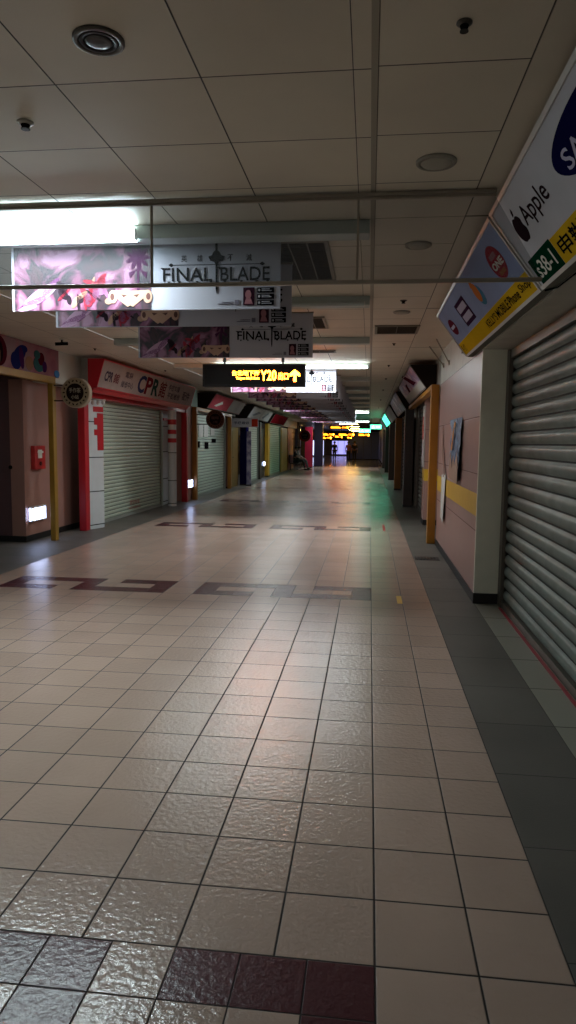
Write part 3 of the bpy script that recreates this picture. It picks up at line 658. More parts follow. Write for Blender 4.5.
# shopfront behind the yellow portal
uvbox('wall_right', 1.04, 1.5, 13.3, 13.8, 0, 2.42, PINK, (1.2, 1.8), 2); g = MB(); g.box(1.035, 1.04, 13.3, 13.8, .84, 1.06); g.box(1.04, 1.5, 13.295, 13.3, .84, 1.06); struct('trim_4', g, YELB)
g = MB(); g.box(1.03, 1.5, 13.285, 13.3, 0, .1); g.box(1.03, 1.04, 13.3, 13.8, 0, .1); struct('baseboard_right', g, BASE)
t = thing('notice_board', 'tall white and red notice fixed to the pink pier behind the yellow portal', 'notice', (1.02, 13.5, 1.1))
g = MB(); g.box(1.012, 1.034, 13.42, 13.72, 1.10, 2.25); g.build('board', FRAMEW, t); g = MB(); g.box(1.008, 1.013, 13.42, 13.72, 1.62, 2.05); g.build('red_panel', RED, t)
g = MB(); g.box(1.30, 1.9, 10.78, 13.3, 0, 2.42); struct('wall_right', g, mat('cream_wall', (150,134,118), .5, var=.08))
shutter(1, 1.20, 13.92, 16.8, 2.42, .10, .016, mat('grey_shutter', (136,136,128), .45, var=.08), 'grey roller shutter behind the yellow portal on the right', .08)
def door(side, x, y0, y1, z1, m, label, name='shop_door', group=None):
    s = -side; t = thing(name, label, 'door', (x, (y0+y1)/2, 0), group)
    g = MB(); g.box(x, x-s*.05, y0, y1, 0, z1); g.build('leaf', m, t, bevel=.004)
    for a, b in ((.12, .98), (1.10, z1-.12)):
        g = MB(); g.box(x, x+s*.008, y0+.1, y1-.1, a, b); g.build('panel', m, t, bevel=.003)
    g = MB(); g.tube((x+s*.04, y0+.1, 1.02), (x+s*.04, y0+.24, 1.02), .010, 8); g.tube((x, y0+.1, 1.02), (x+s*.04, y0+.1, 1.02), .008, 8); g.build('handle', STEEL, t); return t
PRINTS = [art_mat('print_pink', [(60,24,34),(170,96,108),(84,70,110),(190,160,160)], 2.4, 2.2), art_mat('print_blue', [(40,40,74),(84,84,128),(60,60,96),(140,140,170)], 1.6, 5.2),
          mat('print_pale', (168,170,170), .4, var=.15, vscale=1.5), art_mat('print_green', [(30,70,60),(70,160,130),(40,90,84),(150,190,180)], 1.5, 4.0), mat('print_pale2', (150,160,168), .4, var=.15)]
def simple_sign(side, y0, y1, face, label, xt, zt=2.82, xb=None, zb=2.38, lit=False, band=None, group=None, words=None, back=None):
    xb = xb if xb is not None else (xt+.28 if side > 0 else xt-.25)
    t, pn, Wd, Hh = sign_box('shop_sign', label, y0, y1, side, xt, zt, xb, zb, mat('sign_box_dark', (40,36,34), .5), face, mat('sign_frame_grey', (120,116,112), .4), group, back=back)
    if band:
        g = MB(); pn.rect(g, .03, Wd-.03, .03, Hh*.36, .005); g.build('band', band, t)
    if words: pn.text('sign_text', words[0], Wd*.12, Hh*.42, Wd*.76, Hh*.34, words[1], t, .007)
    return t, pn, Wd, Hh
# (picture sign, blue, pale, green ...) receding along the right wall
t, pn, Wd, Hh = simple_sign(1, 11.6, 16.3, PRINTS[0], 'pink and red picture sign above the yellow portal on the right', .62, 2.82, .90, 2.44, band=mat('sign_grey_band', (170,168,160), .4), back=1.05)
g = MB(); pn.poly(g, [(3.2,.20),(3.9,.20),(2.6,.50),(2.2,.50)], .005); g.build('print_shapes', mat('print_dark', (70,26,38), .5), t); g = MB(); pn.poly(g, [(1.6,.18),(2.0,.18),(2.2,.34),(1.8,.34)], .0055); g.build('print_shapes', mat('print_dark', (70,26,38), .5), t)
simple_sign(1, 17.5, 22.4, PRINTS[1], 'dark blue shop sign just past the pink picture sign', .60, back=1.05)
simple_sign(1, 23.4, 28.8, PRINTS[2], 'pale white shop sign on the right between the blue and green ones', .60, back=1.05)
simple_sign(1, 29.8, 36.6, mat('lit_green_sign', (60,190,150), .4, emit=(70,230,180), es=1.3), 'glowing green shop sign far down the right side', .60, back=1.05)
simple_sign(1, 37.6, 43.4, PRINTS[4], 'last small pale shop sign on the right side', .60, back=1.05)
RP = [(17.03, .84, 1.00), (23.2, .84, 1.00), (29.6, .82, 1.00), (37.2, .82, 1.00), (43.6, .80, 1.00)]
RL = ['dark brown pier at the far end of the grey shutter beyond the yellow portal', 'second dark brown pier along the right side', 'third dark brown pier along the right side', 'fourth dark brown pier along the right side', 'fifth dark brown pier along the right side, farthest']
for k, (y, xa, xb_) in enumerate(RP):
    post(xa, 1.05, y, y+.28, 2.375, DARKP if k % 2 == 0 else OCHRE if k == 1 else DARKP, RL[k], 'shop_pier')
    if k < 4:
        yn = RP[k+1][0]
        mm = [OCHRE, mat('door_ochre', (150,104,40), .4, var=.1), BROWN, OCHRE][k]
        door(1, 1.02, y+.45, y+1.55, 2.2, mm, ['ochre yellow shop door beside the first dark pier on the right', 'ochre shop door between the second and third right-hand piers', 'brown shop door between the third and fourth right-hand piers', 'small ochre door between the last two right-hand piers'][k])
        shutter(1, 1.10, y+1.75, yn-.12, 2.36, .12, .015, [mat('brown_shutter', (104,90,78), .45, var=.1), mat('tan_shutter', (132,110,92), .45, var=.1), mat('grey_shutter'), mat('brown_shutter')][k],
                ['brownish roller shutter between the first and second right-hand piers', 'tan roller shutter between the second and third right-hand piers', 'grey roller shutter between the third and fourth right-hand piers', 'brown roller shutter between the last two right-hand piers'][k], .08)
        g = MB(); g.box(1.12, 1.9, y+.28, yn, 0, 2.42); struct('wall_right', g, mat('cream_wall'))

# green exit lights over the right side far away
def exit_light(x0, x1, y, z0, z1, label):
    t = thing('exit_sign', label, 'exit sign', ((x0+x1)/2, y, z0))
    g = MB(); g.box(x0, x1, y, y+.10, z0, z1); g.build('case', FRAMEW, t, bevel=.006)
    pn = Panel((x0, y, z0), (1,0,0), (0,0,1)); g = MB(); pn.rect(g, .02, x1-x0-.02, .02, z1-z0-.02, .004); g.build('lit_face', GREENE, t)
    g = MB(); w = x1-x0; h = z1-z0
    pn.ell(g, w*.30, h*.74, h*.08, h*.08, .007, 12); pn.poly(g, [(w*.26,h*.62),(w*.34,h*.60),(w*.33,h*.40),(w*.40,h*.22),(w*.36,h*.18),(w*.29,h*.34),(w*.20,h*.20),(w*.17,h*.25),(w*.26,h*.42)], .007); pn.rect(g, w*.55, w*.85, h*.42, h*.52, .007)
    g.build('running_figure', mat('exit_white', (230,255,240), .5, emit=(230,255,240), es=2.5), t)
    for xx in (x0+.08, x1-.08):
        g = MB(); g.tube((xx, y+.05, z1-.004), (xx, y+.05, 2.998 if y > YH else ZC-.003), .008, 8); g.build('hanging_rod', DKMETAL, t)
    return t
exit_light(.0, .62, 38.0, 2.30, 2.55, 'green running-man exit sign hanging near the right shopfronts, nearer one')
exit_light(-.75, .05, 47.5, 2.25, 2.52, 'green running-man exit sign hanging farther away to the left of the other')
# ------------------------------------------------------------------ left side, near part
t = portal(-1, -4.80, -4.72, 6.0, 10.09, 2.37, mat('mustard_paint', (150,112,30), .45, var=.12, vscale=4), 'yellow portal frame over the maroon alcove on the left', .10, .11, far=True)
t = thing('picture_panel', 'pink comic-style picture strip above the yellow portal on the left', 'poster', (-4.78, 8.2, 2.47))
pn = Panel((-4.785, 6.1, 2.475), (0,1,0), (0,0,1))
g = MB(); pn.rect(g, 0, 4.2, 0, .41, .02); g.build('sheet', art_mat('comic_pink', [(84,20,38),(112,32,50),(124,56,66),(110,70,74)], 1.2, 2.0), t)
CMM = [mat('cm_maroon', (70,20,32), .5), mat('cm_black', (30,22,26), .5), mat('cm_cream', (128,96,78), .5), mat('cm_blue', (30,36,84), .5), mat('cm_violet', (60,28,70), .5), mat('cm_teal', (52,86,88), .5)]
for n_, (a, b, ra, rb, ro, mi) in enumerate([(2.45,.20,.22,.20,0,0),(2.45,.19,.12,.16,0,1),(2.45,.14,.05,.13,0,2),(3.0,.22,.20,.10,.5,3),(2.9,.12,.14,.12,0,3),(3.12,.30,.10,.05,0,3),(3.05,.17,.06,.15,.2,4),(3.27,.12,.11,.10,0,2),(3.55,.14,.16,.11,0,5),(3.62,.22,.10,.09,.4,0),(3.50,.27,.09,.06,0,5),(3.72,.12,.07,.08,0,4),(1.8,.2,.18,.14,.4,5),(1.3,.2,.2,.15,.1,2),(.6,.2,.3,.14,.2,3)]):
    g = MB(); pn.ell(g, a, b, ra, rb, .022+.0006*n_, 22, ro, 0); g.build('print_shape', CMM[mi], t)
g = MB(); pn.ell(g, 4.12, .055, .085, .055, .03, 20); g.build('blue_dot', mat('cm_skyblue', (70,120,170), .5), t)

def round_sign(cx, cy, cz, r, th, xpost, label, face, rim, seed=0, ch='茶'):
    t = thing('round_sign', label, 'sign', (cx, cy, cz-r))
    g = MB(); g.lathe((cx,cy,cz), (0,1,0), [(r*.97,0),(r,.012),(r,th-.012),(r*.97,th)], 40); g.build('drum', rim, t, smooth=False)
    pn = Panel((cx, cy, cz), (1,0,0), (0,0,1))
    g = MB(); pn.ell(g, 0, 0, r*.93, r*.93, .004, 40); g.build('face', face, t)
    g = MB(); pn.ell(g, 0, 0, r*.60, r*.60, .008, 36); g.build('dark_centre', mat('sign_centre', (36,24,20), .5), t)
    g = MB()
    for k in range(18):
        a = k*2*math.pi/18; pn.ell(g, r*.77*math.cos(a), r*.77*math.sin(a), r*.085, r*.045, .006, 8, a+(k % 3))
    g.build('ring_marks', mat('sign_centre'), t)
    pn.text('sign_text', ch, -r*.40, -r*.02, r*.8, r*.34, rim, t, .011); pn.text('sign_text', '小站', -r*.26, -r*.42, r*.52, r*.28, rim, t, .011)
    for dz in (.5, -.52):
        g = MB(); g.tube((xpost, cy+th/2, cz+dz*r), (cx-r*.8, cy+th/2, cz+dz*r), .010, 8); g.build('bracket_rod', DKMETAL, t)
    return t
round_sign(-4.37, 9.98, 2.235, .225, .11, -4.722, 'round cream and brown drum sign sticking out from the yellow portal post', mat('sign_cream', (150,132,106), .5), mat('drum_cream', (166,152,130), .45), ch='手作茶')
t = thing('fire_alarm_box', 'small red fire alarm box on the pink wall beside the yellow post', 'fire alarm', (-5.08, 10.12, 1.08))
g = MB(); g.box(-5.09, -5.02, 9.98, 10.32, 1.08, 1.44); g.build('case', mat('alarm_red', (170,36,34), .4), t, bevel=.008)
pn = Panel((-5.02, 9.98, 1.08), (0,1,0), (0,0,1)); g = MB(); pn.rect(g, .09, .22, .17, .30, .004); pn.rect(g, .08, .26, .25, .28, .005); g.build('white_label', mat('ink_white'), t)
g = MB(); pn.ell(g, .17, .09, .03, .03, .012, 14); g.build('button', mat('alarm_dark', (90,16,16), .4), t)
def guide_light(x, y0, y1, z0, z1, label, lum=1):
    t = thing('guide_light', label, 'emergency light', (x, (y0+y1)/2, z0))
    g = MB(); g.box(x, x+.05, y0, y1, z0, z1); g.build('case', FRAMEW, t, bevel=.006)
    g = MB(); g.box(x+.05, x+.054, y0+.03, y1-.03, z0+.025, z1-.025); g.build('lit_face', BOXLIT, t); 
    g = MB(); g.box(x+.01, x+.04, y0-.004, y0, z0+.02, z1-.02); g.build('lit_edge', BOXLIT, t); return t
guide_light(-5.086, 9.86, 10.34, .29, .52, 'small glowing white guide light low on the pink wall beside the yellow post')
# small black knob on the alcove wall
g = MB(); g.lathe((-5.30,9.768,1.12), (0,-1,0), [(.028,0),(.028,.012),(.018,.02)], 14); g.build('wall_knob', BLACK, None, tagv=('small black knob on the maroon alcove wall', 'knob'))

# red and white shopfront
t = thing('shop_portal', 'red painted frame around the first pale shutter on the left', 'door frame', (-4.75, 14.0, 0)); RPT = t
g = MB(); g.box(-4.86, -4.74, 11.18, 11.355, 0, 2.25); g.build('red_post', RED, t, bevel=.006)
t = thing('tiled_pilaster', 'white tiled pilaster with red marks next to the round drum sign', 'pilaster', (-4.76, 11.5, 0))
g = MB(); g.extr([(-4.86,11.36,0),(-4.76,11.36,0),(-4.64,11.74,0),(-4.86,11.74,0)], (0,0,2.245)); pil = g.build('shaft', WTILE, t)
pn = Panel((-4.76, 11.36, 0), (.12,.38,0), (0,0,1)); wd = math.hypot(.12,.38)
for zz_ in (.07, .65, 1.24, 1.85):
    g = MB(); pn.rect(g, 0, wd, zz_-.007, zz_+.007, .003); g.build('tile_joint', BLACK, pil)
g = MB(); pn.rect(g, .24, wd, 1.36, 2.0, .005); pn.rect(g, .14, .24, 2.02, 2.11, .005); pn.rect(g, .24, wd, 2.02, 2.11, .005); pn.rect(g, .16, .24, 1.80, 1.92, .005); pn.rect(g, .16, .24, 1.62, 1.72, .005); g.build('red_mark', RED, pil)
t = thing('round_column', 'white round column with red rings at the far side of the first left shutter', 'column', (-4.63, 15.98, 0))
g = MB(); g.lathe((-4.63, 15.98, 0), (0,0,1), [(.10,0),(.10,2.245)], 20); col = g.build('shaft', WTILE, t, smooth=False)
for za, zb_, m in ((1.92,2.04,RED),(1.70,1.80,RED),(1.50,1.60,RED),(1.255,1.27,BLACK),(.60,.615,BLACK),(.06,.075,BLACK)):
    g = MB(); g.lathe((-4.63, 15.98, za), (0,0,1), [(.103,0),(.103,zb_-za)], 20); g.build('ring', m, col)
t = thing('wall_cladding', 'white tiled wall panel between the ringed column and the far red post', 'wall panel', (-4.95, 16.6, 0))
g = MB(); g.box(-4.98, -4.92, 16.1, 17.10, 0, 2.34); bk = g.build('panel', WTILE, t)
for zz_ in (.07, .62, 1.27, 1.88):
    g = MB(); g.box(-4.92, -4.917, 16.1, 17.12, zz_, zz_+.016); g.build('tile_joint', BLACK, bk)
t = RPT
g = MB(); g.box(-4.72, -4.58, 17.12, 17.26, 0, 2.25); g.build('red_post', RED, t, bevel=.006)
g = MB(); g.box(-4.86, -4.66, 11.18, 17.26, 2.25, 2.365); g.build('red_beam', RED, t, bevel=.004)
g = MB(); g.box(-4.90, -4.86, 16.1, 17.12, 2.02, 2.08); g.build('red_bar', RED, t)
shutter(-1, -4.89, 11.84, 15.84, 2.245, .072, .008, SHUT, 'pale green-grey roller shutter under the red and white sign', .08, mat('pale_guide', (140,144,136), .4), flat=False)
pn = Panel((-4.876, 13.7, .12), (0,1,0), (0,0,1))
t = thing('shutter_decal', 'faded red lettering stuck low on the pale shutter under the red sign', 'lettering', (-4.84, 14.0, .12))
pn.text('decal_line', '請勿停車', 0, .09, .62, .10, mat('faded_red', (170,112,100), .6), t, .004); pn.text('decal_line', 'NO PARKING', -.05, .0, .72, .06, mat('faded_red'), t, .004)
t, pn, Wd, Hh = sign_box('shop_sign', 'white sign with dark lettering in a red frame over the first shutter on the left', 10.85, 16.75, -1, -4.26, 2.84, -4.40, 2.375, RED, mat('sign_dirty_white', (158,146,142), .45, var=.08), RED, back=-4.53)
g = MB(); g.extr([(-4.43,10.86,2.374),(-4.52,10.86,2.374),(-4.52,10.86,2.31),(-4.47,10.86,2.31)], (0,5.88,0)); g.build('lower_edge', RED, t)
g = MB(); g.box(-4.8, -4.535, 11.2, 16.79, 2.37, ZC-.008); struct('wall_left', g, mat('bulkhead_white'))
INK = mat('ink_slate', (66,56,70), .5)
pn.text('sign_text', '*CPR', .22, .14, .36, .17, INK, t, .005); pn.text('sign_text', '*館', .62, .14, .26, .17, mat('ink_winered', (96,30,42), .5), t, .005)
pn.text('sign_text', '*電腦', 1.12, .28, .38, .11, INK, t, .005); pn.text('sign_text', '*維修中心', 1.02, .10, .62, .12, INK, t, .005)
pn.text('big_letter', '*C', 1.86, .07, .42, .34, mat('ink_bluegrey', (46,52,84), .5), t, .005); pn.text('big_letter', '*P', 2.30, .07, .40, .34, mat('ink_winered'), t, .005); pn.text('big_letter', '*R', 2.72, .07, .42, .34, mat('ink_darkgreen', (34,60,58), .5), t, .005)
pn.text('sign_text', '*館', 3.18, .07, .46, .34, mat('ink_winered'), t, .005)
pn.text('sign_text', '*手機包膜', 3.78, .26, .86, .13, INK, t, .005); pn.text('sign_text', '*平板維修', 3.82, .08, .96, .14, INK, t, .005); pn.text('sign_text', '*配件', 4.98, .12, .60, .20, INK, t, .005)
# small ornate hook lamps under the sign end
t = thing('wall_bracket_lamp', 'small white scrolled wall fitting under the near end of the red-framed sign', 'bracket', (-4.56, 11.25, 2.18))
g = MB(); g.tube((-4.70,11.25,2.22), (-4.40,11.25,2.20), .012, 8)
for k in range(3): g.lathe((-4.62+k*.09,11.25,2.20), (0,0,-1), [(.012,0),(.028,.02),(.03,.05),(.016,.075)], 12)
g.build('fitting', FRAMEW, t, smooth=True)

# pink pier, guide light, ochre portal and second shutter on the left
g = MB(); g.box(-5.2, -4.63, 17.28, 17.78, 0, 2.89); struct('wall_left', g, mat('left_pink_plain', (158,118,108), .45))
guide_light(-4.628, 17.36, 17.72, .33, .56, 'small glowing white guide light beside the ochre post of the second shutter')
g = MB(); g.box(-5.0, -4.60, 16.82, 18.3, 2.44, 2.89); struct('wall_left', g, mat('teal_wall', (140,170,156), .5))
portal(-1, -4.62, -4.50, 17.80, 22.5, 2.34, OCHRE, 'ochre portal frame around the second pale shutter on the left', .09, .14)
round_sign(-4.00, 17.78, 2.11, .245, .10, -4.52, 'round dark brown drum sign in front of the second shutter on the left', mat('sign_tan', (96,64,50), .5), mat('drum_dark', (92,50,40), .45), ch='咖啡')
shutter(-1, -4.72, 18.05, 22.25, 2.34, .085, .008, mat('pale_shutter_white', (178,190,178), .42, var=.06), 'pale roller shutter with papers taped on it, second on the left', .07, mat('pale_guide'))
for k, (a, b, z0_, z1_, m, lab) in enumerate([(18.3,18.75,1.62,2.02,'w','white paper sheet taped at the near edge of the second left shutter'), (18.85,19.35,1.66,2.04,'w','second white paper sheet taped on the second left shutter'), (19.45,19.95,1.66,2.04,'w','third white paper sheet taped on the second left shutter'), (20.3,20.8,1.72,2.02,'w','fourth white paper sheet taped on the second left shutter, farthest one'),
                                    (18.35,18.95,1.36,1.54,'k','black card below the first paper on the second left shutter'), (19.55,20.0,1.32,1.52,'k','lower black card under the third paper on the second left shutter'), (20.45,21.0,1.50,1.62,'k','narrow black card under the farthest paper on the second left shutter')]):
    g = MB(); g.box(-4.705, -4.698, a, b, z0_, z1_); g.build('paper_notice', mat('paper_white') if m == 'w' else TEXTK, None, tagv=(lab, 'notice'))
t, pn, Wd, Hh = simple_sign(-1, 18.6, 23.2, mat('sign_coral', (186,86,96), .4, var=.1), 'coral pink and white tilted sign over the second left shutter', -4.15, 2.84, -4.42, 2.445)
g = MB(); pn.rect(g, Wd*.55, Wd-.03, .03, Hh-.03, .005); g.build('white_half', mat('print_pale'), t)
g = MB(); pn.poly(g, [(.6,.12),(1.3,.30),(1.5,.22),(.9,.10)], .006); g.build('print_shapes', mat('ink_white'), t)
# projecting sign, brown door, blue banner stand
t = thing('projecting_sign', 'white sign with a red end square projecting over the brown door', 'sign', (-4.15, 23.1, 2.05))
g = MB(); g.box(-4.62, -3.72, 23.05, 23.13, 2.03, 2.32); g.build('board', SIGNW, t, bevel=.006)
pn = Panel((-4.62, 23.05, 2.03), (1,0,0), (0,0,1)); g = MB(); pn.rect(g, .68, .89, .02, .27, .005); g.build('red_square', mat('sign_orange_red', (190,60,40), .4), t)
pn.text('sign_text', '手機維修', .08, .09, .52, .10, mat('ink_bluegrey'), t, .005)
post(-4.72, -4.56, 22.55, 22.8, 2.36, mat('pink_post', (160,128,124), .5), 'slim pinkish post between the second left shutter and the brown door', 'shop_pier')
door(-1, -4.60, 22.95, 24.1, 2.02, mat('brass_door', (140,112,64), .4, var=.08), 'brownish yellow door under the projecting white sign')
post(-4.55, -4.32, 24.2, 24.65, 2.3, NAVY, 'dark blue post right after the brownish yellow door', 'shop_pier')
t = thing('roll_up_banner', 'slim white and blue standing banner in front of the dark blue post', 'banner', (-4.25, 24.3, 0))
g = MB(); g.box(-4.29, -4.13, 24.10, 24.13, .04, 1.9); g.build('sheet', art_mat('slim_print', [(40,40,90),(110,110,160),(190,190,210)], 2.5, 6.0), t); g = MB(); g.box(-4.31, -4.11, 24.02, 24.18, 0, .04); g.build('base', DKMETAL, t)
shutter(-1, -4.62, 24.9, 28.3, 2.36, .09, .008, mat('pale_shutter_white'), 'third pale roller shutter on the left, beyond the dark blue post', .07, mat('pale_guide'))
post(-4.66, -4.50, 28.45, 28.75, 2.36, DARKP, 'dark pier after the third left shutter', 'shop_pier')
door(-1, -4.62, 28.9, 30.3, 2.1, DARKP, 'dark doorway leaf between the third and fourth left shutters')
post(-4.62, -4.46, 30.5, 31.0, 2.36, YEL, 'yellow post before the fourth left shutter', 'shop_pier')
guide_light(-4.60, 29.9, 30.2, .5, .7, 'tiny glowing white guide light beside the dark left doorway')
shutter(-1, -4.60, 31.2, 35.3, 2.36, .09, .008, mat('pale_shutter_mint', (170,196,178), .4), 'fourth pale roller shutter on the left, faintly green', .07, mat('pale_guide'))
door(-1, -4.54, 35.7, 38.3, 2.3, YEL, 'bright yellow double-width door panel on the left before the seated people')
door(-1, -4.54, 38.5, 41.3, 2.3, OCHRE, 'ochre door panel on the left beside the seated people')
t, pn, Wd, Hh = simple_sign(-1, 24.6, 29.6, mat('print_pale'), 'plain white tilted sign over the third left shutter', -4.10, 2.82, -4.38, 2.40)
g = MB(); pn.poly(g, [(.6,.16),(1.6,.34),(2.2,.30),(1.0,.12)], .006); g.build('print_shapes', mat('print_greyish', (120,126,132), .5), t); g = MB(); pn.poly(g, [(3.0,.12),(3.8,.40),(4.1,.36),(3.4,.10)], .006); g.build('print_shapes', mat('print_greyish', (120,126,132), .5), t)
simple_sign(-1, 30.2, 35.0, mat('sign_deep_red', (150,30,44), .4, var=.2), 'dark red tilted sign over the fourth left shutter', -4.10, 2.80, -4.36, 2.38)
round_sign(-3.75, 40.2, 1.92, .34, .12, -4.5, 'round maroon drum sign above the seated people', mat('sign_maroon', (110,40,40), .5), mat('drum_dark'), ch='咖啡')
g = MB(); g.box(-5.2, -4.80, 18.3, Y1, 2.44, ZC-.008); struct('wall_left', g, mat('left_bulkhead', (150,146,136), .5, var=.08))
g = MB(); g.box(-5.2, -4.9, 41.5, Y1, 0, ZC); struct('wall_left', g, DARKP)
post(-3.95, -3.50, 42.6, 43.1, 2.5, mat('magenta_paint', (170,24,60), .4), 'magenta red pier behind the seated people', 'shop_pier')
post(-3.60, -3.05, 45.2, 46.0, 3.0, mat('purple_paint', (46,30,66), .4), 'wide dark purple pier where the corridor opens into the hall', 'shop_pier')

# ------------------------------------------------------------------ far hall
g = MB(); g.box(-16, 8, YE-.2, YE, 0, 3.0); struct('wall_back', g, mat('hall_back', (70,84,150), .4))
g = MB(); g.box(-16.1, -16, YH, YE, 0, 3.0); g.box(-16, -4.7, YH-.1, YH, 0, 3.0); struct('wall_left', g, mat('hall_side', (60,52,60), .5))
g = MB(); g.box(8, 8.1, YH, YE, 0, 3.0); g.box(1.0, 8, YH-.1, YH, 0, 3.0); struct('wall_right', g, mat('hall_side'))
BLUEP = mat('blue_panel', (50,66,150), .3); 
for k in range(7):
    y = 48.5+k*4.6; t = thing('partition_panel', ['nearest blue partition panel on the right side of the hall', 'blue partition panel in the row on the right side of the hall'][min(k, 1)], 'partition', (1.2-.05*k, y, 0), None if k == 0 else 'blue partition panels in the hall')
    g = MB(); g.box(.95, 1.10, y, y+3.9, .06, 2.7); g.build('panel', BLUEP if k else mat('tan_panel', (128,104,90), .45), t, bevel=.01)
    g = MB(); g.box(.93, 1.12, y, y+3.9, 0, .06); g.build('plinth', BLACK, t)
    g = MB(); g.box(.92, .95, y+1.9, y+1.98, .06, 2.7); g.build('mullion', DKMETAL, t)
for k in range(4):
    x = -2.05+k*.74; t = thing('partition_panel', 'blue partition panel standing across the far hall', 'partition', (x, 66, 0), 'blue partition panels across the hall')
    g = MB(); g.box(x, x+.70, 66, 66.08, .06, 2.6); g.build('panel', BLUEP, t, bevel=.01); g = MB(); g.box(x-.02, x, 65.98, 66.1, 0, 2.6); g.build('mullion', DKMETAL, t)
    g = MB(); g.box(x, x+.70, 65.98, 66.1, 0, .06); g.build('plinth', BLACK, t)
for k in range(4):
    y = 60+k*6; t = thing('hall_column', 'square dark column standing in the far hall', 'column', (-6.2, y, 0), 'far hall columns')
    g = MB(); g.box(-6.5, -6.0, y, y+.5, 0, 3.0); g.build('shaft', mat('hall_column', (56,52,70), .4), t); g = MB(); g.box(-6.53, -5.97, y-.03, y+.53, 0, .2); g.build('plinth', BLACK, t)
# amber signs hanging far away
led_far = [(-2.30, -1.15, 40.0, 2.32, 2.52, 'wide amber lit sign across the corridor before the hall, nearest of the far amber signs'),
           (-3.6, -2.5, 50.5, 2.00, 2.28, 'amber lit sign at the left of the middle row of far signs'),
           (-2.3, -1.05, 50.5, 2.00, 2.28, 'amber lit sign in the centre of the middle row of far signs'),
           (-.85, .0, 50.5, 2.00, 2.28, 'amber lit sign at the right of the middle row of far signs'),
           (-4.6, -3.3, 62.0, 1.82, 2.15, 'amber lit sign at the left of the farthest row'),
           (-3.1, -2.4, 62.0, 1.95, 2.25, 'small amber lit sign at the centre of the farthest row'),
           (-2.0, -1.6, 62.0, 1.90, 2.15, 'tiny amber lit sign at the right of the farthest row')]
for (a, b, y, z0_, z1_, lab) in led_far:
    w = b-a; h = z1_-z0_
    led_sign(a, b, y, z0_, z1_, lab, [('led_line', 'BAR', w*.06, h*.28, w*.50, h*.22), ('led_line', 'BAR', w*.06, h*.56, w*.42, h*.18), ('exit_number', 'Y%d' % (10+int(y) % 9), w*.60, h*.25, w*.2, h*.5), ('arrow', 'ARROW', w*.84, h*.2, w*.10, h*.6)], both=False, rods=True, zc=ZC-.003 if y < YH else 2.998)
# row of warm ceiling lamps in the hall
for k in range(5):
    for j, xx in enumerate((-9.0, -1.6)):
        y = 52+k*8; t = thing('hall_lamp', 'warm ceiling lamp panel in the far hall', 'ceiling light', (xx, y, 3.0), 'warm ceiling lamps of the far hall')
        g = MB(); g.box(xx-.75, xx+.75, y-.12, y+.12, 2.95, 3.0); g.build('frame', DKMETAL, t); g = MB(); g.box(xx-.7, xx+.7, y-.09, y+.09, 2.945, 2.951); g.build('diffuser', WARMW, t)
for k, (x, y, m, lab) in enumerate([(-6.0, 75, BOXLIT, 'pale glowing shop window at the left of the far hall'), (-3.4, 84, mat('lit_lilac', (190,180,255), .4, emit=(170,170,255), es=.6), 'lilac glowing shop window at the far end')]):
    t = thing('shop_window', lab, 'shop window', (x, y, 0)); g = MB(); g.box(x-1.2, x+1.2, y, y+.08, 0, 2.2); g.build('frame', DKMETAL, t)
    pn = Panel((x-1.1, y, .2), (1,0,0), (0,0,1)); 
    for q in range(3):
        g = MB(); pn.rect(g, q*.74, q*.74+.70, 0, 1.6, .01); g.build('lit_pane', m if k else mat('lit_dim', (220,225,255), .4, emit=(200,210,255), es=1.0), t)

# ------------------------------------------------------------------ people
def skin_body(name, J, E, m, parent, sub=1):
    """one continuous surface grown around a skeleton: J = {joint: (pos, radius)}, E = bones"""
    ks = list(J); me = bpy.data.meshes.new(name); org = ORG[parent]
    me.from_pydata([Vector(J[k][0])-Vector((0,0,0)) for k in ks], [(ks.index(a), ks.index(b)) for a, b in E], [])
    o = bpy.data.objects.new(name, me); COL.objects.link(o); o.parent = parent; ORG[o] = org
    md = o.modifiers.new('skin', 'SKIN'); me.skin_vertices or None
    if not me.skin_vertices: me.skin_vertices.new() if hasattr(me.skin_vertices, 'new') else None
    for i, k in enumerate(ks):
        r = J[k][1]; r = (r, r) if not isinstance(r, tuple) else r; me.skin_vertices[0].data[i].radius = r; me.skin_vertices[0].data[i].use_root = (k == 'pelvis')
    md.use_smooth_shade = True; s2 = o.modifiers.new('sub', 'SUBSURF'); s2.levels = sub; s2.render_levels = sub
    dg = bpy.context.evaluated_depsgraph_get(); dg.update(); ev = bpy.data.meshes.new_from_object(o.evaluated_get(dg)); o.modifiers.clear(); o.data = ev
    ev.materials.clear(); ev.materials.append(m); return o
